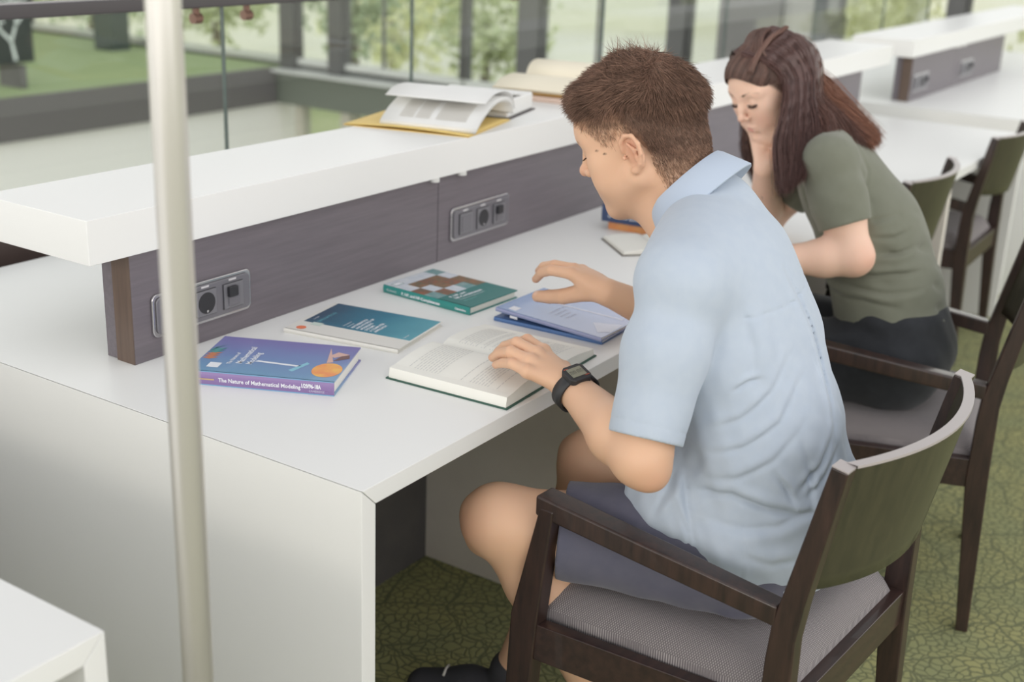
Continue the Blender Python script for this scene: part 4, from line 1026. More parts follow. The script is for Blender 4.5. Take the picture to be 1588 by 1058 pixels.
bc = bodyP[bodyF].mean(1); bq = (bc - HTm) @ HRm
keep = (np.abs(bq[:, 0]) < .08) & (np.abs(bq[:, 1]) < .13) & (bq[:, 2] > -.085) & (bq[:, 2] < .10) & (hairline(bq) > -.004)
cen = np.concatenate([cen, bc[keep]]); nrm = np.concatenate([nrm, bn[keep]]); Qc = (cen - HTm) @ HRm; Qn = nrm @ HRm
prob = np.clip((hairline(Qc) + .004) / .030, 0, 1) * (Qc[:, 2] > -.085)
prob *= ~((np.abs(Qc[:, 0]) > .060) & (Qc[:, 1] > -.030) & (Qc[:, 1] < .020) & (Qc[:, 2] < .030))
pick = r_.choice(len(cen), 60000, p=prob / prob.sum())
Qd = Qn[pick]; Qr = Qc[pick] + r_.normal(0, .0008, (len(pick), 3)) - Qd * np.clip(hair_thick(Qc[pick]) * -1, 0, 1)[:, None] * -1.0
topw = np.clip((Qr[:, 2] - .050 + np.clip(-.03 - Qr[:, 1], 0, 1) * .6) / .050, 0, 1)[:, None]
flow = topw * np.array([[0.0, .85, .12]]) + (1 - topw) * np.array([[0, -.35, -.80]])
bk2 = np.clip((-.045 - Qr[:, 1]) / .03, 0, 1)[:, None]; flow = flow * (1 - bk2) + np.array([[0, -.15, -.9]]) * bk2
flow = flow + r_.normal(0, .15, (len(pick), 3))
dirs = (Qd * (.30 + .25 * r_.random((len(pick), 1)) + .2 * topw) + flow); dirs /= np.linalg.norm(dirs, axis=1)[:, None]
lens = .0055 + .015 * topw[:, 0] * r_.uniform(.5, 1.15, len(pick)) + .003 * r_.random(len(pick))
crown = (Qr[:, 1] < .005) & (Qr[:, 1] > -.055) & (Qr[:, 2] > .112) & (r_.random(len(pick)) < .05)
lens[crown] = r_.uniform(.020, .040, crown.sum()); dirs[crown] = np.array([0, .05, 1.0]) + r_.normal(0, .40, (crown.sum(), 3)); dirs /= np.linalg.norm(dirs, axis=1)[:, None]
Rw = Qr @ HRm.T + HTm; Dw = dirs @ HRm.T; curl = (np.stack([0 * lens, .1 + 0 * lens, -.35 * np.ones_like(lens)], 1)) @ HRm.T
nseg = 4; pts = np.zeros((len(pick), nseg + 1, 3)); p_ = Rw - Dw * .002; d_ = Dw.copy(); pts[:, 0] = p_
for i in range(nseg):
    d_ = d_ + curl / nseg; d_ /= np.linalg.norm(d_, axis=1)[:, None]; p_ = p_ + d_ * (lens / nseg)[:, None]; pts[:, i + 1] = p_
QH = (HP - HTm) @ HRm; fh = np.clip(hairline(QH) / .075, 0, 1)[:, None]; fh = np.maximum(fh, np.clip((QH[:, 1:2] + 0) * 40, 0, 1) * np.clip((QH[:, 2:3] - .062) / .015, 0, 1))
mot = (1 + .18 * fnoise(QH * np.array([1, .3, 1]), 700, 5) + .12 * fnoise(QH, 90, 6))[:, None]
hc = (lin(190, 150, 122)[None] * (1 - fh) + lin(110, 86, 72)[None] * fh) * mot
fs = np.clip(hairline(Qc[pick]) / .060, 0, 1)[:, None]; fs = np.maximum(fs, (Qc[pick][:, 1:2] > .03) * np.clip((Qc[pick][:, 2:3] - .066) / .015, 0, 1))
sc_ = ((lin(184, 148, 122)[None] * (1 - fs) + lin(120, 94, 80)[None] * fs) * (1 + .22 * fnoise(Qc[pick] * np.array([1, .4, 1]), 160, 14))[:, None])[:, None]
hair = ribbons(pts, .00036, sc_, 'hair', man, r_, 1.25, P0=HP, F0=HF, c0=np.clip(hc, 0, 1), var=.36)
rows = []; r2_ = np.random.default_rng(8)
for s_ in (-1, 1):
    for k in range(120):
        f_ = r2_.random(); a = V3(s_ * (.012 + .038 * f_), .0985 - .020 * f_ ** 1.4, .0375 + .005 * math.sin(f_ * 2.4) + r2_.normal(0, .0022)); d0 = unit(V3(s_ * .9, .15 - .5 * f_, .25)) * .008
        rows.append([hp_w(a + d0 * t_ + V3(0, .0012 * math.sin(t_ * 3), 0)) for t_ in (0, .4, .75, 1)])
    for k in range(24):
        f_ = k / 23; a = V3(s_ * (.019 + .025 * f_), .0905 - .004 * f_, .0118 - .002 * math.sin(f_ * 3.14)); d0 = unit(V3(s_ * .3 * (f_ - .3), .9, -.5)) * .008
        rows.append([hp_w(a + d0 * t_) for t_ in (0, .4, .75, 1)])
ribbons(np.array(rows), .00035, lin(84, 62, 52), 'eyebrows_and_lashes', man, r_, 1)

# ---- shirt
shirt_m = mat('light_blue_cotton', srgb(181, 192, 206), 0.85, spec=0.2, sheen=0.15, noise=(55, 0.3, srgb(192, 201, 211)), bump=(1400, 0.12, 0.0006))
T = Sdf()
g = .014
T.ell((.583, -.350, .580), (.192, .152, .130), .05)
T.ell((.585, -.340, .720), (.166, .126, .125), .06)
T.ell((.597, -.282, .850), (.176, .126, .150), .06, R=rot(rx=-16))
T.ell((.622, -.234, .965), (.178, .108, .110), .05, R=rot(rx=-30, rz=15))
T.ell((.525, -.250, .615), (.140, .098, .120), .04)
T.cone(shL, shR, .066, .066, .05)
nb = V3(.668, -.178, 1.048)
for s_ in (shL, shR): T.cone(nb, s_ * .85 + nb * .15, .054, .056, .05)
T.ell((.600, -.435, .610), (.120, .055, .085), .05)                    # loose back hem
def capsule_fold(a, b, r, amt):
    a, b = V3(*a), V3(*b)
    def f(P, d):
        ba = b - a; h = np.clip(((P - a) @ ba) / (ba @ ba), 0, 1); q = P - a - h[:, None] * ba
        dd = np.sqrt((q * q).sum(1)); e = np.sin(np.pi * (.08 + .84 * h))
        return d - amt * e * np.exp(-(dd / r) ** 2)
    return f
def folds(lst, gain=1.0, off=(0, 0, 0)):
    lst = [(V3(*a) + V3(*off), V3(*b) + V3(*off), r, m_) for a, b, r, m_ in lst]
    def f(P, d):
        m = np.abs(d) < .05
        if not m.any(): return d
        Pm = P[m]; dm = d[m]
        for a, b, r, amt in lst: dm = capsule_fold(a, b, r, amt * gain)(Pm, dm)
        d = d.copy(); d[m] = dm; return d
    return f
# creases on the back and near side, drawn in (distance along the shoulder line, height) and pressed into the cloth
creases = [
 ([(.612, 1.000), (.640, .953), (.664, .907), (.686, .85), (.700, .793), (.706, .74)], .0055, .0065, -1),
 ([(.530, .838), (.552, .852), (.574, .856)], .006, .005, 1), ([(.506, .780), (.545, .797), (.590, .835), (.618, .885)], .008, .0035, 1),
 ([(.500, .740), (.550, .757), (.604, .792), (.640, .850)], .008, .0040, 1), ([(.503, .700), (.546, .712), (.596, .741), (.645, .791)], .009, .0035, 1),
 ([(.490, .678), (.538, .684), (.587, .668), (.640, .655), (.700, .652)], .010, .0060, 1), ([(.51, .640), (.561, .636), (.610, .640), (.661, .660)], .010, .0040, -1),
 ([(.597, .722), (.620, .695), (.633, .672)], .008, .0050, 1), ([(.700, .760), (.680, .720), (.640, .690)], .009, .0050, -1), ([(.712, .730), (.690, .700), (.655, .678)], .008, .0040, -1),
 ([(.466, .708), (.447, .669), (.424, .62)], .008, .0045, 1), ([(.470, .700), (.476, .650), (.490, .600), (.496, .560)], .009, .0050, -1), ([(.462, .650), (.478, .613), (.488, .570)], .007, .0035, 1),
 ([(.537, .959), (.556, .902), (.560, .845)], .012, .0030, 1), ([(.578, .960), (.596, .904), (.604, .847)], .012, .0026, -1),
 ([(.552, .600), (.603, .585), (.653, .592)], .010, .0035, 1), ([(.574, .548), (.625, .540), (.670, .556)], .010, .0030, -1), ([(.636, .772), (.658, .715), (.664, .658)], .009, .0040, 1),
 ([(.555, .650), (.560, .600), (.556, .540)], .004, .0016, 1)]
def press(P, d, creases=creases, thr=-.30):
    m = (np.abs(d) < .03) & (P[:, 0] * -.8 + P[:, 1] * -.6 > thr)
    if not m.any(): return d
    Q = P[m]; u = np.stack([Q[:, 0] * .556 - Q[:, 1] * .831, Q[:, 2]], 1); dm = d[m].copy()
    for line, r, amt, sg in creases:
        best = np.full(len(u), 9.0); sgn = np.ones(len(u)); ee = np.ones(len(u)); n = len(line) - 1
        for k in range(n):
            a = np.array(line[k]); b = np.array(line[k + 1]); ba = b - a; h = np.clip(((u - a) @ ba) / (ba @ ba), 0, 1); q = u - a - h[:, None] * ba
            dd = np.hypot(q[:, 0], q[:, 1]); w_ = dd < best; best = np.where(w_, dd, best); sgn = np.where(w_, np.sign(ba[0] * q[:, 1] - ba[1] * q[:, 0]), sgn); ee = np.where(w_, (k + h) / n, ee)
        e_ = np.sin(np.pi * (.06 + .88 * ee)); sd_ = best * sgn * sg
        dm += amt * e_ * (np.exp(-(best / (r * .55)) ** 2) - .75 * np.exp(-((sd_ - r * 1.25) / r) ** 2))
    d = d.copy(); d[m] = dm; return d
T.warp(press)
def seams(P, d):
    m = np.abs(d) < .02
    h2 = P[:, 2] - (.955 + .10 * (P[:, 0] - .6)); w2 = np.exp(-(h2 / .0015) ** 2) * (P[:, 1] < -.22) * (P[:, 0] > .475)
    return d + np.where(m, w2 * .0020, 0)
T.warp(seams)
T.warp(lambda P, d: d + np.where(np.abs(d) < .04, (fnoise(P * np.array([1, 1, .6]), 48, 21) * .0036 + fnoise(P * np.array([1.4, 1, .8]), 110, 22) * .0016) * np.clip((1.0 - P[:, 2]) / .25, .15, 1), 0))
# cut sleeves, hem, neck, lap
axL = unit(elL - shL); cL = shL * .14 + elL * .86 + axL * .008
axR = unit(elR - shR); cR = shR * .30 + elR * .70 + axR * .008
def cutcyl(c, ax, R_):
    def f(P, d):
        q = P - c; h = q @ ax; rr_ = np.sqrt(np.maximum((q * q).sum(1) - h * h, 0))
        return np.where((rr_ < R_) & (h > -.02) & (h < .12), np.maximum(d, h), d)
    return f
SL = Sdf()
SL.chain([shL + V3(.02, 0, .004), shL * .62 + elL * .38, shL * .10 + elL * .90], [.062, .059, .057], .03)
SL.chain([shR - V3(.02, 0, 0), shR * .62 + elR * .38, shR * .30 + elR * .70], [.062, .060, .062], .03)
def sleeve_detail(P, d):
    m = np.abs(d) < .02
    q = P - (shL + V3(.030, 0, 0)); n_ = unit(V3(.93, .05, .25)); h = q @ n_; w1 = np.exp(-(h / .0016) ** 2)
    h3 = (P - cL) @ axL + .020; w3 = np.exp(-(h3 / .0012) ** 2)
    return d + np.where(m, w1 * .0016 + w3 * .0014 + fnoise(P * np.array([1, 1, .5]), 70, 61) * .0020, 0)
SL.warp(sleeve_detail)
SL.warp(cutcyl(cL, axL, .12)); SL.warp(cutcyl(cR, axR, .12))
hollow = Sdf(); hollow.cone(cL - axL * .035, cL + axL * .05, .0475, .054, 0); hollow.cone(cR - axR * .035, cR + axR * .05, .048, .058, 0)
SL.sub(hollow, .002)
# hem rises at the side, drops at the back
T.warp(lambda P, d: np.maximum(d, (.480 + .004 * np.sin(P[:, 0] * 30)) - P[:, 2]))
T.join(SL, .014)
neck_h = Sdf(); neck_h.cone((.668, -.172, 1.045), HRm @ V3(0, -.02, -.06) + HTm, .064, .070, 0); T.sub(neck_h, .004)
P, F = T.mesh(.0030 / HQ); P = lap(P, F, 1, .4)
shirt = np_mesh('shirt', P, F, [shirt_m], man); print('shirt', len(P))
# sleeve hem bands
def band(c, ax, r0, r1, w_, name, m_, parent, n=48, sq=None):
    ax = Vector(ax); u_ = ax.orthogonal().normalized(); v_ = ax.cross(u_); mb = MB(); vs = []
    for (h, r) in ((0, r0), (w_, r1), (w_, r1 - .003), (0, r0 - .003)):
        for k in range(n):
            a = 2 * math.pi * k / n; vs.append(Vector(c) + ax * h + (u_ * math.cos(a) + v_ * math.sin(a)) * r)
    fs = [(a * n + k, a * n + (k + 1) % n, ((a + 1) % 4) * n + (k + 1) % n, ((a + 1) % 4) * n + k) for a in range(4) for k in range(n)]
    return mb.add(vs, fs, m_).build(name, parent, smooth=True)
# collar: turned-down ring round the neck
def collar():
    cm = mat('collar_cotton', srgb(181, 193, 210), 0.85, spec=0.2, sheen=0.15, bump=(1400, 0.12, 0.0006)); inn = mat('collar_lining', srgb(150, 152, 176), 0.9, noise=(300, .8, srgb(176, 178, 200)))
    c0 = Vector((.664, -.152, 1.066)); axn = Vector(unit(HRm @ V3(0, -.02, -.02) + HTm - V3(.668, -.172, 1.045)))
    fx = Vector((1, 0, 0)); fx = (fx - axn * fx.dot(axn)).normalized(); fy = axn.cross(fx)
    n = 64; vs = []; lay = [(.0625, .052, -.000), (.0655, .034, .004), (.067, .052, .030), (.0725, .050, .028), (.086, .062, -.016), (.0845, .060, -.0165), (.070, .050, .024)]
    prof = [(.0690, -.010), (.0680, .014), (.0700, .030), (.0730, .0320), (.0775, .026), (.0980, -.018), (.0965, -.021), (.0755, .016)]
    for k in range(n):
        a = math.radians(-66 + 312 * k / (n - 1)) + math.pi * 1.5 - math.pi * .5
        # front opening faces +Y (fy); angle measured so the gap centres on +fy
        a = math.radians(90 + 26 + 308 * k / (n - 1)); e_ = min(k, n - 1 - k) / (n - 1)
        pt = max(0, 1 - e_ / .16)
        for (r, h) in prof:
            drop = 0.0
            if r > .08: drop = -.020 * pt; r = r + .006 * pt
            vs.append(c0 + (fx * math.cos(a) * 1.0 + fy * math.sin(a) * 1.04) * r + axn * (h + drop - .012 * pt))
    m_ = len(prof); fs = [(k * m_ + j, k * m_ + (j + 1) % m_, (k + 1) * m_ + (j + 1) % m_, (k + 1) * m_ + j) for k in range(n - 1) for j in range(m_)]
    mb = MB(); mb.add(vs, [f for i, f in enumerate(fs) if i % m_ not in (0, 1, 2)], cm); mb.add(vs, [f for i, f in enumerate(fs) if i % m_ in (0, 1, 2)], inn)
    mb.add(vs, [tuple(range(m_)), tuple(range((n - 1) * m_, n * m_))[::-1]], cm)
    return mb.build('collar', shirt, smooth=True, label='folded light blue collar with greyish lining')
collar()
# ---- shorts
short_m = mat('slate_cotton', srgb(96, 96, 112), 0.9, spec=0.15, sheen=0.2, noise=(40, 0.4, srgb(108, 106, 120)), bump=(900, 0.15, 0.0006))
K = Sdf()
K.ell((.578, -.352, .565), (.178, .126, .104), .05)
for hp, kn, e_ in ((hipL, knL, .74), (hipR, knR, .70)):
    m_ = hp * (1 - e_) + kn * e_
    K.chain([hp, m_], [.098, .080], .04)
K.warp(folds([((.47, -.40, .49), (.40, -.22, .56), .012, -.006), ((.46, -.41, .53), (.38, -.24, .60), .012, .005), ((.45, -.44, .50), (.42, -.36, .47), .010, .006), ((.52, -.25, .62), (.45, -.20, .64), .012, .006)]))
K.warp(lambda P, d: d + np.where(np.abs(d) < .04, fnoise(P, 60, 31) * .0022, 0))
for hp, kn, e_ in ((hipL, knL, .74), (hipR, knR, .70)):
    ax = unit(kn - hp); K.warp(cutcyl(hp * (1 - e_) + kn * e_, ax, .11))
K.warp(lambda P, d: np.maximum(d, .463 - P[:, 2]))
hol = Sdf()
for hp, kn, e_ in ((hipL, knL, .74), (hipR, knR, .70)):
    ax = unit(kn - hp); m_ = hp * (1 - e_) + kn * e_; hol.cone(m_ - ax * .02, m_ + ax * .04, .070, .074, 0)
K.sub(hol, .002)
P, F = K.mesh(.0035 / HQ); P = lap(P, F, 1, .4)
np_mesh('shorts', P, F, [short_m], man)
# white T-shirt tail below the blue hem
TT = Sdf(); TT.ell((.583, -.360, .575), (.186, .144, .120), 0); TT.warp(lambda P, d: np.maximum(np.maximum(np.maximum(d, .468 + .005 * np.sin(P[:, 0] * 25) - P[:, 2]), P[:, 2] - .51), P[:, 1] + .30))
P, F = TT.mesh(.0035 / HQ); np_mesh('undershirt', P, F, [mat('white_jersey', srgb(232, 233, 236), .9)], man, tag_kw=dict(label='white undershirt hem showing below the blue shirt'))
# ---- shoes
shoe_m = mat('dark_canvas', srgb(60, 60, 66), 0.8); sole_m = mat('white_rubber', srgb(214, 212, 206), 0.5)
for an, toe in ((anR, anR + V3(-.06, .165, -.062)), (anL, anL + V3(-.01, .13, -.165))):
    ax = unit(toe - an * V3(1, 1, 1)); hb = an + V3(.0, -.012, -.048)
    K = Sdf(); K.chain([hb, hb * .5 + toe * .5 + V3(0, 0, .004), toe], [.042, .040, .034], .03); K.cone(hb, an + V3(0, 0, .006), .040, .042, .02)
    K.warp(lambda P, d: np.maximum(d, -.0 + .008 - P[:, 2]))
    up_ = unit(np.cross(np.cross(toe - hb, V3(0, 0, 1)), toe - hb))
    P, F = K.mesh(.004); sh = np_mesh('shoe', P, F, [shoe_m], man)
    mb = MB()
    lat = unit(np.cross(toe - hb, up_))
    for k in range(4):
        p0 = hb * (.62 - .12 * k) + toe * (.38 + .12 * k) + up_ * .043
        mb.tube([p0 - lat * .018 - up_ * .004, p0 + up_ * .001, p0 + lat * .018 - up_ * .004], .0028, sole_m, n=8)
    mb.build('laces', sh, smooth=True)
    P2 = Sdf(); P2.chain([hb - up_ * .026, hb * .5 + toe * .5 - up_ * .022, toe - up_ * .018], [.043, .042, .036], .02)
    P2.warp(lambda P, d, hb=hb, up_=up_: np.maximum(np.maximum(d, (P - hb) @ up_ + .022), .002 - P[:, 2]))
    P, F = P2.mesh(.004); np_mesh('sole', P, F, [sole_m], sh)
# ---- watch
def watch():
    dk = mat('black_rubber', srgb(46, 46, 48), 0.5); lcd = mat('lcd_grey', srgb(132, 132, 116), 0.3); seg_ = mat('lcd_digit', srgb(84, 84, 76), 0.5); red_ = mat('red_mark', srgb(190, 90, 70), 0.5)
    hd = unit(mc['m'] - wrL); c_ = wrL * 1.0 + unit(elL - wrL) * .014; arm = unit(wrL - elL); ax = unit(arm * .8 + hd * .2)
    up_ = unit(V3(-.28, -.18, .95) - ax * (V3(-.28, -.18, .95) @ ax)); lat = np.cross(ax, up_)
    M = Matrix(((lat[0], ax[0], up_[0], c_[0]), (lat[1], ax[1], up_[1], c_[1]), (lat[2], ax[2], up_[2], c_[2]), (0, 0, 0, 1)))
    W = MB(); n = 48; vs = []
    for (h, rr2) in ((-.011, 0), (.011, 0), (.011, .0035), (-.011, .0035)):
        for k in range(n):
            a = 2 * math.pi * k / n; wid = 1.0 - .18 * abs(math.sin(a)) if math.sin(a) < 0 else 1.0
            vs.append(((.0345 + rr2) * math.cos(a), h * wid, (.0300 + rr2) * math.sin(a)))
    fs = [(q * n + k, ((q + 1) % 4) * n + k, ((q + 1) % 4) * n + (k + 1) % n, q * n + (k + 1) % n) for q in range(4) for k in range(n)]
    st = W.add(vs, fs, dk, M).build('wrist_watch', None, smooth=True, label='black digital watch with grey display on the man\'s left wrist', cat='watch')
    cs = MB(); oct_ = [(-.013, -.020), (.013, -.020), (.019, -.013), (.019, .013), (.013, .020), (-.013, .020), (-.019, .013), (-.019, -.013)]
    cs.prism(oct_, .027, .038, dk, M, ax=2); cs.build('watch_case', st, bevel=.0015)
    MB().box((-.0125, -.0115, .0382), (.0125, .0115, .0388), lcd, M).build('watch_display', st, label='grey liquid crystal display')
    d_ = MB()
    for i_, x in enumerate((-.009, -.0035, .0035, .009)): d_.box((x - .0018, -.004, .0389), (x - .0010, .004, .0391), seg_, M).box((x + .0010, -.004, .0389), (x + .0018, .004, .0391), seg_, M).box((x - .0018, .0032, .0389), (x + .0018, .004, .0391), seg_, M)
    d_.build('display_digits', st)
    MB().box((-.0155, .0125, .0381), (-.008, .0135, .0386), red_, M).box((.008, -.0135, .0381), (.0155, -.0125, .0386), red_, M).build('watch_markings', st)
watch()
# ================================================================== WOMAN
woman = empty('person', (0, 0, 0), 0, 'person with long brown hair in a green T-shirt, cheek resting on her hand', 'person')
WR = rot(rz=67) @ rot(rx=-29.7) @ rot(ry=7.5); WT = np.array([1.556, .099, 1.126]); WS = .93; WRs = WR * WS
wp_ = lambda *a: WRs @ V3(*a) + WT
wsL, wsR = V3(1.436, -.100, 1.000), V3(1.725, .005, .975)
weL, weR = V3(1.418, -.188, .812), V3(1.690, .130, .785)
wwL, wwR = V3(1.355, .010, .780), V3(1.502, .072, .955)
whL, whR = V3(1.525, -.270, .540), V3(1.680, -.245, .540)
wkL, wkR = V3(1.450, .125, .550), V3(1.620, .160, .550)
waL, waR = V3(1.480, .120, .100), V3(1.660, .150, .100)
def wtorso(S, g=0.0):
    S.ell((1.600, -.255, .570), (.165 + g, .125 + g, .108 + g), .05, R=rot(rz=13))
    S.ell((1.588, -.222, .700), (.130 + g, .112 + g, .110 + g), .06, R=rot(rz=13))
    S.ell((1.585, -.165, .830), (.122 + g, .110 + g, .120 + g), .06, R=rot(rx=-28, rz=16))
    S.ell((1.585, -.085, .935), (.132 + g, .086 + g, .090 + g), .05, R=rot(rx=-38, rz=18))
    S.cone(wsL, wsR, .044 + g, .044 + g, .05)
S = Sdf(); wtorso(S)
S.frame(); 
def scaled_head(S):
    i0 = len(S.ops); add_head(S, WR, (0, 0, 0), 1)
    new = []
    for op, kind, g, k, c, br in S.ops[i0:]:
        if kind == 'cone': g = (g[0] * WS + WT, g[1] * WS + WT, g[2] * WS, g[3] * WS)
        else: g = (g[0] * WS + WT, g[1] * WS, g[2])
        new.append((op, kind, g, k * WS, c * WS + WT, br * WS))
    S.ops[i0:] = new
scaled_head(S)
wc7 = V3(1.612, -.010, 1.020)
S.cone(wp_(0, -.030, -.035), wc7, .047, .052, .03); S.cone(wp_(0, .02, -.07), V3(1.555, .02, 1.0), .034, .042, .03)
for s_ in (wsL, wsR): S.cone(wc7, s_ * .85 + wc7 * .15, .040, .036, .05)
S.chain([wsL, wsL * .5 + weL * .5, weL], [.050, .046, .040], .03); S.chain([weL, weL * .7 + wwL * .3, wwL], [.041, .040, .025], .02)
S.chain([wsR, wsR * .5 + weR * .5, weR], [.050, .044, .037], .03); S.chain([weR, weR * .7 + wwR * .3, wwR], [.038, .037, .024], .02)
for hp, kn, an in ((whL, wkL, waL), (whR, wkR, waR)):
    S.chain([hp, hp * .45 + kn * .55, kn], [.092, .076, .056], .04); S.chain([kn, kn * .6 + an * .4 + V3(0, -.02, 0), an], [.054, .052, .034], .03)
    S.cone(an + V3(0, -.03, -.055), an + V3(0, .13, -.068), .034, .026, .02)
# her right hand: heel under the jaw, fingers curled up along the far cheek
pb = wp_(.030, .058, -.100)
hq = [wp_(.056, .056, -.094), wp_(.062, .044, -.088), wp_(.066, .031, -.083), wp_(.068, .018, -.079)]
hp2 = [wp_(.066, .062, -.060), wp_(.071, .048, -.050), wp_(.075, .035, -.045), wp_(.077, .022, -.045)]
ht = [wp_(.066, .059, -.038), wp_(.071, .044, -.022), wp_(.075, .031, -.016), wp_(.078, .018, -.022)]
for q, (a, b, c_) in enumerate(zip(hq, hp2, ht)):
    S.cone(wwR, a, .0155, .0110, .012); S.chain([a, b, c_], [.0100, .0090, .0072], .004, .0015)
S.chain([wwR + V3(-.002, -.010, .012), wp_(.014, .036, -.136), wp_(-.006, .034, -.128), wp_(-.024, .030, -.116)], [.0150, .0125, .0105, .0085], .010, .003)
# her left hand lies flat on the desk behind the man's shoulder
wf = unit(V3(-.35, .93, 0)); wl = np.cross(wf, V3(0, 0, 1))
for q, (o, L) in enumerate(((-.030, .070), (-.011, .080), (.009, .078), (.027, .060))):
    a = wwL + wf * .080 - wl * o + V3(0, 0, -.004); S.cone(wwL, a, .0145, .0098, .012)
    S.chain([a, a + wf * L * .45 + V3(0, 0, -.003), a + wf * L + V3(0, 0, -.014)], [.0092, .0086, .0070], .004, .0015)
S.chain([wwL + wl * .012, wwL + wf * .045 + wl * .045 + V3(0, 0, -.012), wwL + wf * .085 + wl * .055 + V3(0, 0, -.016)], [.015, .0115, .0085], .010, .003)
wbody = S
P, F = S.mesh(.0032 / HQ); P = lap(P, F, 1, .4)
wb_ = lin(236, 198, 176); wlip = lin(206, 138, 128); wbr = lin(96, 66, 54)
spots = [(wp_(0, .101, -.0515), (.021, .014, .0075), wlip, .7, .5), (wp_(.040, .078, -.028), (.03,) * 3, lin(228, 168, 146), .5, .9), (wp_(-.040, .078, -.028), (.03,) * 3, lin(228, 168, 146), .5, .9), (wp_(0, .115, -.015), (.014,) * 3, lin(230, 166, 144), .4, .9)]
for s_ in (-1, 1):
    for k in range(7):
        f_ = k / 6; spots.append((wp_(s_ * (.014 + .036 * f_), .092 - .016 * f_, .038 + .004 * math.sin(f_ * 2.6)), (.0050, .010, .0026), wbr, .7, .6))
    for k in range(7):
        f_ = k / 6; spots.append((wp_(s_ * (.019 + .024 * f_), .0905 - .004 * abs(f_ - .4) - .002 * f_, .0120 - .003 * math.sin(f_ * 3.14)), (.0042, .007, .0023), lin(62, 44, 42), .95, .6))
for c_ in ht: spots.append((c_, (.014,) * 3, lin(230, 166, 144), .4, .9))
spots.append((weL + V3(-.02, -.04, .0), (.05,) * 3, lin(226, 164, 140), .4, .9))
col = paint(P, wb_, spots)
Qw = ((P - WT) @ WR) / WS
hw = np.clip((Qw[:, 2] - .086 + 1.5 * np.clip(.080 - Qw[:, 1], 0, 1)) / .012, 0, 1) * (np.abs(Qw).max(1) < .15) * (Qw[:, 2] > -.03)
col = col * (1 - .9 * hw[:, None]) + lin(70, 50, 46) * .9 * hw[:, None]
np_mesh('body', P, F, [skin_m], woman, col=col)
# eyelashes and brows as fine strands
r_ = np.random.default_rng(12); rows = []
for s_ in (-1, 1):
    for k in range(26):
        f_ = k / 25; a = V3(s_ * (.019 + .025 * f_), .0900 - .006 * (f_ - .35) ** 2 * 4 * .4, .0112 - .0022 * math.sin(f_ * 3.14)); d0 = unit(V3(s_ * .35 * (f_ - .3), .9, -.55)) * .0065
        rows.append([WRs @ (a + d0 * t_) + WT for t_ in (0, .4, .75, 1)])
for s_ in (-1, 1):
    for k in range(64):
        f_ = r_.random(); a = V3(s_ * (.012 + .038 * f_), .0940 - .019 * f_ ** 1.4, .0395 + .004 * math.sin(f_ * 2.6) + r_.normal(0, .0012)); d0 = unit(V3(s_ * .9, .10 - .5 * f_, .25)) * .008
        rows.append([WRs @ (a + d0 * t_ + V3(0, .0012 * math.sin(t_ * 3), 0)) + WT for t_ in (0, .4, .75, 1)])
ribbons(np.array(rows), .00042, lin(66, 46, 40), 'eyebrows_and_lashes', woman, r_, 1)

# ---- hair
rw = np.random.default_rng(21)
def cat(ctrl, n):
    """Catmull-Rom through M x K x 3 control points"""
    M, K, _ = ctrl.shape; c = np.concatenate([2 * ctrl[:, :1] - ctrl[:, 1:2], ctrl, 2 * ctrl[:, -1:] - ctrl[:, -2:-1]], 1)
    out = []
    for t in np.linspace(0, K - 1 - 1e-6, n):
        k = int(t); f_ = t - k; p0, p1, p2, p3 = c[:, k], c[:, k + 1], c[:, k + 2], c[:, k + 3]
        out.append(.5 * (2 * p1 + (p2 - p0) * f_ + (2 * p0 - 5 * p1 + 4 * p2 - p3) * f_ ** 2 + (3 * p1 - p0 - 3 * p2 + p3) * f_ ** 3))
    return np.stack(out, 1)
def lerp(a, b, u): return np.array(a)[None] * (1 - u[:, None]) + np.array(b)[None] * u[:, None]
W_ = lambda A: A @ WRs.T + WT
def curtain(u, off=0.0):
    """near-side fall: u 0 front .. 1 back"""
    o = 1 + off
    c0 = W_(lerp((-.020, .050, .128), (-.010, -.070, .126), u)); c1 = W_(lerp((-.072, .028, .092), (-.066, -.082, .086), u) * o); c2 = W_(lerp((-.092, .020, .030), (-.090, -.070, .020), u) * o)
    c3 = lerp((1.430, .010, 1.088), (1.520, -.018, 1.118), u); c4 = lerp((1.385, -.000, 1.030), (1.478, -.058, 1.060), u); c5 = lerp((1.345, -.035, .945), (1.388, -.068, .985), u)
    return np.stack([c0, c1, c2, c3, c4, c5], 1)
def backfall(u, off=0.0):
    o = 1 + off
    c0 = W_(lerp((-.012, -.060, .128), (.020, -.050, .128), u)); c1 = W_(lerp((-.060, -.098, .072), (.030, -.116, .070), u) * o); c2 = W_(lerp((-.068, -.108, .015), (.030, -.122, .010), u) * o)
    c3 = lerp((1.590, -.002, 1.120), (1.660, .000, 1.140), u); c4 = lerp((1.588, -.058, 1.082), (1.664, -.050, 1.096), u); c5 = lerp((1.580, -.142, 1.030), (1.650, -.130, 1.034), u)
    return np.stack([c0, c1, c2, c3, c4, c5], 1)
def midfall(u, off=0.0):
    o = 1 + off
    c0 = W_(lerp((-.012, -.066, .127), (-.012, -.062, .128), u)); c1 = W_(lerp((-.068, -.078, .088), (-.060, -.098, .074), u) * o); c2 = W_(lerp((-.092, -.068, .020), (-.070, -.108, .015), u) * o)
    c3 = lerp((1.512, -.022, 1.116), (1.592, -.004, 1.121), u); c4 = lerp((1.482, -.068, 1.072), (1.588, -.060, 1.083), u); c5 = lerp((1.420, -.090, 1.010), (1.580, -.140, 1.031), u)
    return np.stack([c0, c1, c2, c3, c4, c5], 1)
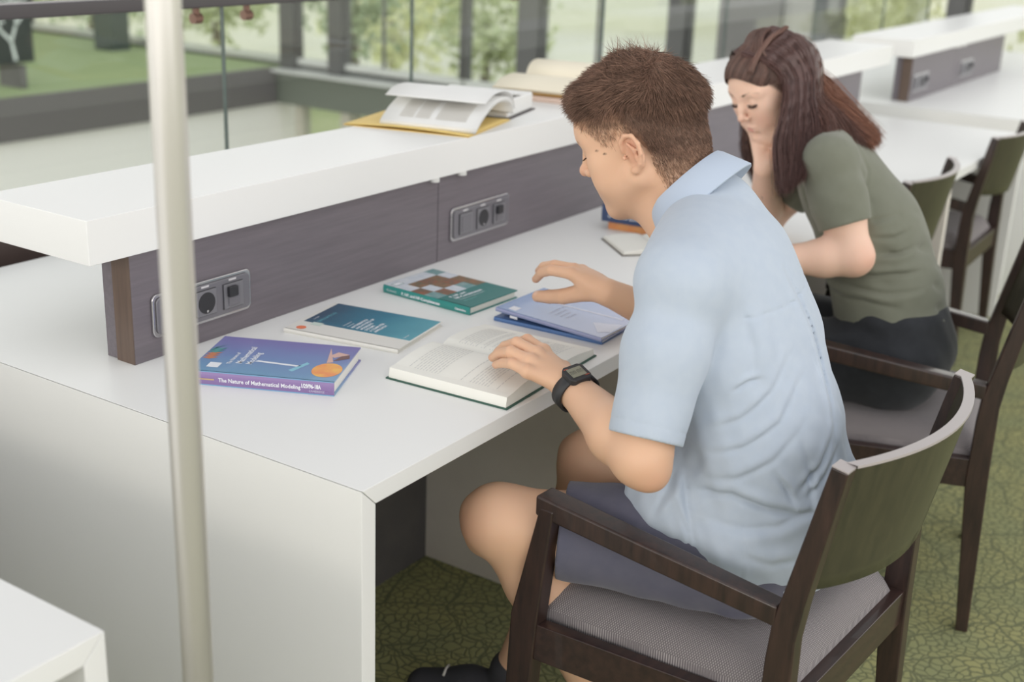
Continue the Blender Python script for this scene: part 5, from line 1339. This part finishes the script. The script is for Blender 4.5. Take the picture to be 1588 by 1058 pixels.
def farside(u, off=0.0):
    c0 = W_(lerp((.020, .045, .128), (.012, -.060, .126), u)); c1 = W_(lerp((.070, .024, .092), (.064, -.080, .086), u)); c2 = W_(lerp((.090, -.002, .020), (.082, -.080, .015), u))
    c3 = lerp((1.585, .165, 1.020), (1.640, .120, 1.030), u); c4 = lerp((1.575, .150, .960), (1.640, .090, .960), u); c5 = lerp((1.552, .090, .880), (1.62, .05, .900), u)
    return np.stack([c0, c1, c2, c3, c4, c5], 1)
def swept(u, off=0.0):
    """from the forehead hairline up and back into the twist"""
    s_ = u * 2 - 1; x = s_ * .066
    y0 = .082 - .052 * np.abs(s_) ** 2.0; z0 = .086 - .066 * np.abs(s_) ** 2.2
    c0 = W_(np.stack([x, y0, z0], 1)); c1 = W_(np.stack([x * 1.0 - .012, y0 * .70 - .004, z0 + .030 - .004 * (1 - s_ ** 2)], 1)); c2 = W_(np.stack([x * .52 - .024, .020 + 0 * x, .124 + .008 * (1 - s_ ** 2)], 1))
    c3 = W_(np.stack([x * .35, -.030 + 0 * x, .140 + 0 * x], 1)); c4 = W_(np.stack([x * .15, -.075 + 0 * x, .126 + 0 * x], 1))
    return np.stack([c0, c1, c2, c3, c4], 1)
def fill(fn, n, K, jit, seed, base):
    r = np.random.default_rng(seed); u = r.random(n); c_ = fn(u)
    ph = r.normal(0, 1, (n, 1, 3)) * jit * np.linspace(.25, 1.0, c_.shape[1])[None, :, None] + r.normal(0, jit * .25, c_.shape)
    c_ = c_ + ph; L = r.uniform(.88, 1.04, n); p = cat(c_, K)
    clump = (1 + .22 * np.sin(u * 47 + 1.3) + .18 * np.sin(u * 113))[:, None, None]
    return p, clump
MS = Sdf()
MS.frame(WR, (0, 0, 0)); MS.ell((0, -.014, .050), (.077, .096, .082), .02); MS.ell((0, .030, .064), (.066, .062, .058), .02); MS.frame()
MS.ops = [(o, k, (g[0] * WS + WT, g[1] * WS, g[2]), kk * WS, c_ * WS + WT, b * WS) for o, k, g, kk, c_, b in MS.ops]
cap = Sdf(); cap.ops = list(MS.ops)
def face_clear(P, d):
    Q = ((P - WT) @ WR) / WS; y, z = Q[:, 1], Q[:, 2]
    h = np.where(y < .000, (z + .03) * 1.0, z - .088 + 1.5 * np.clip(.080 - y, 0, 1))
    return np.maximum(d + fnoise(Q * np.array([1, .4, 1]), 200, 9) * .0012, -h * .7)
MS.warp(face_clear)
for fn, nn, rr in ((curtain, 8, (.006, .007, .009, .010, .008, .003)), (midfall, 4, (.006, .007, .009, .009, .006, .002)), (backfall, 6, (.006, .007, .009, .010, .007, .002)), (farside, 5, (.006, .007, .008, .009, .008, .003))):
    c_ = fn(np.linspace(.06, .94, nn + 3)); nn = nn + 3; g_ = cat(c_, 12); rr2 = np.interp(np.linspace(0, 5, 12), range(6), rr)
    for k in range(nn): MS.chain(list(g_[k]), list(rr2), .008)
MP, MF = MS.mesh(.0035 / HQ); MP = lap(MP, MF, 2, .5)
mq = ((MP - WT) @ WR) / WS
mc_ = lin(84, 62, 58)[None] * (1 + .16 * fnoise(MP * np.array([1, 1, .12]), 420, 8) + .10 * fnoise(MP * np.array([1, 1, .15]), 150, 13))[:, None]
lit_tint = np.clip((MP[:, 0] - 1.54) / .08, 0, 1)[:, None] * np.clip((1.17 - MP[:, 2]) / .06, 0, 1)[:, None]  # mask that paints the lit back fall lighter into the hair colour
mc_ = mc_ * (1 - .6 * lit_tint) + lin(142, 100, 80)[None] * .6 * lit_tint
pts_all = []; cols = []
K_ = 16
for fn, n, jit, seed, bc in ((curtain, 3600, .0075, 31, (88, 64, 60)), (midfall, 1400, .0070, 37, (100, 72, 64)), (backfall, 2800, .0085, 32, (132, 92, 74)), (farside, 1200, .008, 33, (74, 54, 50)), (swept, 4200, .0016, 34, (100, 76, 68))):  # back fall strands get a lighter brown, painted as lit
    p, cl = fill(fn, n, K_, jit, seed, bc); pts_all.append(p); cols.append(np.broadcast_to(lin(*bc)[None, None] * cl, (n, 1, 3)))
# twisted lock from the near temple to the crown
t_ = np.linspace(0, 1, K_); path = W_(np.stack([-.048 + .014 * t_, .068 - .152 * t_, .088 + .034 * np.sin(t_ * 1.9)], 1)); n = 700; r = np.random.default_rng(36)
a0 = r.uniform(0, 6.28, n); rad = .0065 * np.sqrt(r.random(n)); ang = a0[:, None] + 7.5 * t_[None]
nn_ = unit(WR @ V3(-.7, 0, .7)); bb_ = unit(WR @ V3(.5, .6, .5))
tw = path[None] + (np.cos(ang) * rad[:, None])[..., None] * nn_ + (np.sin(ang) * rad[:, None])[..., None] * bb_ + nn_ * .004
pts_all.append(tw); cols.append(np.broadcast_to(lin(112, 84, 74)[None, None], (n, 1, 3)))
hc_ = WT + WR @ V3(0, -.01, .04)
def push(p, base_, spread, seed):
    r9 = np.random.default_rng(seed); q = p.reshape(-1, 3); d = cap.ev(q); tgt = base_ + spread * np.repeat(r9.random(len(p)), p.shape[1])
    dr = q - hc_; dr /= np.linalg.norm(dr, axis=1)[:, None]; return (q + dr * np.clip(tgt - d, 0, .035)[:, None]).reshape(p.shape)
pts_all = [push(p, .0008, .0035, k) for k, p in enumerate(pts_all[:-1])] + [tw + (push(path[None], .008, 0, 1)[0] - path)[None]]
PA = np.concatenate(pts_all); CA = np.concatenate(cols)
vv = rw.normal(1, .2, (len(PA), 1, 1)).clip(.5, 1.6); base_arr = CA * vv
def ribbons2(pts, rad, cols_, name, parent, r, P0, F0, c0):
    N, K, _ = pts.shape; tan = np.gradient(pts, axis=1); tan /= np.maximum(np.linalg.norm(tan, axis=2), 1e-9)[..., None]
    rv = r.normal(size=(N, 1, 3)); s1 = np.cross(tan, rv); s1 /= np.maximum(np.linalg.norm(s1, axis=2), 1e-9)[..., None]; s2 = np.cross(tan, s1)
    tt = np.linspace(0, 1, K); wd = rad * (1 - .8 * tt ** 4)[None, :, None]
    V = np.stack([pts + s1 * wd, pts + (-.5 * s1 + .87 * s2) * wd, pts + (-.5 * s1 - .87 * s2) * wd], 2).reshape(-1, 3)
    i0 = (np.arange(N)[:, None] * K + np.arange(K - 1)[None]) * 3
    Fq = np.concatenate([np.stack([i0 + a, i0 + (a + 1) % 3, i0 + 3 + (a + 1) % 3, i0 + 3 + a], -1).reshape(-1, 4) for a in range(3)])
    cc = np.repeat((cols_ * (1 + .25 * tt[None, :, None])).reshape(-1, 3), 3, axis=0)
    return np_mesh(name, np.concatenate([P0, V]), np.concatenate([F0, Fq + len(P0)]), [mat('long_brown_hair', srgb(90, 66, 60), .42, spec=.45, attr='tint')], parent, col=np.clip(np.concatenate([c0, cc]), 0, 1))
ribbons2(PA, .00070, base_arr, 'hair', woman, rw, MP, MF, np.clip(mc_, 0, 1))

# ---- T-shirt
tee = mat('olive_grey_jersey', srgb(120, 122, 108), 0.9, spec=0.15, sheen=0.2, noise=(45, .3, srgb(128, 130, 117)), bump=(1100, .12, .0005))
T = Sdf(); wtorso(T, .012)
SW = Sdf(); SW.chain([wsL, wsL * .62 + weL * .38, wsL * .30 + weL * .70], [.057, .056, .057], .03); SW.chain([wsR, wsR * .62 + weR * .38, wsR * .30 + weR * .70], [.056, .054, .056], .03)
for s_ in (wsL, wsR): T.cone(wc7, s_ * .85 + wc7 * .15, .046, .046, .05)
T.warp(folds([((1.455, -.235, .755), (1.60, -.365, .735), .011, -.006), ((1.46, -.23, .775), (1.60, -.345, .765), .012, .005), ((1.455, -.22, .82), (1.60, -.315, .82), .012, -.006), ((1.46, -.21, .845), (1.60, -.300, .85), .012, .004),
   ((1.455, -.27, .70), (1.61, -.375, .69), .012, -.005), ((1.455, -.19, .87), (1.58, -.27, .90), .012, -.005), ((1.43, -.14, .93), (1.47, -.20, .86), .010, -.005), ((1.44, -.11, .98), (1.50, -.20, .90), .011, -.004), ((1.45, -.285, .665), (1.60, -.39, .665), .012, .005)], 1.3))
T.warp(lambda P, d: d + np.where(np.abs(d) < .04, fnoise(P * np.array([.7, .7, 1.4]), 60, 41) * .0022, 0))
w_creases = [([(0.92, 0.902), (0.977, 0.884), (1.046, 0.9)], .009, 0.004, -1),
  ([(0.978, 0.849), (1.034, 0.851), (1.068, 0.865)], .009, 0.005, 1),
  ([(0.986, 0.812), (1.042, 0.817), (1.091, 0.832)], .009, 0.005, -1),
  ([(0.898, 0.756), (0.968, 0.764), (1.044, 0.775), (1.106, 0.78)], .009, 0.006, 1),
  ([(0.885, 0.716), (0.955, 0.735), (1.025, 0.732), (1.108, 0.744)], .009, 0.005, -1),
  ([(0.914, 0.698), (0.984, 0.709), (1.053, 0.704)], .009, 0.004, 1),
  ([(0.958, 1.022), (0.976, 0.983), (0.967, 0.943)], .009, 0.004, -1),
  ([(0.842, 0.952), (0.864, 0.9), (0.874, 0.834)], .009, 0.005, 1),
  ([(0.927, 1.074), (0.95, 1.042), (0.958, 1.002)], .009, 0.004, -1),
  ([(0.875, 0.808), (0.925, 0.777), (0.981, 0.77)], .009, 0.005, 1)]
T.warp(lambda P, d: press(P, d, w_creases, -1.16))
axA = unit(weL - wsL); cA = wsL * .34 + weL * .66; axB = unit(weR - wsR); cB = wsR * .34 + weR * .66
SW.warp(lambda P, d: d + fnoise(P, 70, 62) * .0016); SW.warp(cutcyl(cA, axA, .12)); SW.warp(cutcyl(cB, axB, .12))
hol = Sdf(); hol.cone(cA - axA * .02, cA + axA * .05, .046, .052, 0); hol.cone(cB - axB * .02, cB + axB * .05, .044, .050, 0); SW.sub(hol, .002)
T.warp(lambda P, d: np.maximum(d, (.655 + .0015 * np.sin(P[:, 0] * 40) - .02 * (P[:, 1] > -.2)) - P[:, 2]))
T.join(SW, .014)
nh = Sdf(); nh.cone(V3(1.600, .000, 1.02), wp_(0, -.01, -.06), .056, .062, 0); T.sub(nh, .004)
P, F = T.mesh(.0032 / HQ); P = lap(P, F, 1, .4); np_mesh('t_shirt', P, F, [tee], woman)
# ---- trousers
jean = mat('black_denim', srgb(48, 50, 54), 0.85, spec=.2, sheen=.15, noise=(50, .4, srgb(58, 60, 64)), bump=(900, .12, .0006))
K = Sdf(); K.ell((1.600, -.258, .575), (.174, .134, .112), .05, R=rot(rz=13)); K.ell((1.59, -.24, .66), (.150, .118, .06), .04, R=rot(rz=13))
for hp, kn, an in ((whL, wkL, waL), (whR, wkR, waR)):
    K.chain([hp, hp * .45 + kn * .55, kn], [.102, .084, .064], .04); K.chain([kn, kn * .6 + an * .4 + V3(0, -.02, 0), an + V3(0, 0, .03)], [.062, .060, .046], .03)
K.warp(folds([((1.44, -.20, .60), (1.53, -.35, .62), .012, .006), ((1.44, -.16, .57), (1.50, -.34, .57), .012, -.006), ((1.42, -.10, .60), (1.46, -.25, .63), .012, .006)]))
K.warp(lambda P, d: np.maximum(np.maximum(d + np.where(np.abs(d) < .03, fnoise(P, 60, 51) * .002, 0), P[:, 2] - .685), .466 - P[:, 2] - 9 * (P[:, 1] > .02)))
P, F = K.mesh(.004 / HQ); P = lap(P, F, 1, .4); np_mesh('trousers', P, F, [jean], woman)
for an in (waL, waR):
    K = Sdf(); hb = an + V3(0, -.03, -.052); K.chain([hb, an + V3(0, .13, -.064)], [.042, .033], .02); K.cone(hb, an, .040, .040, .02); K.warp(lambda P, d: np.maximum(d, .006 - P[:, 2]))
    P, F = K.mesh(.005); np_mesh('shoe', P, F, [shoe_m], woman)
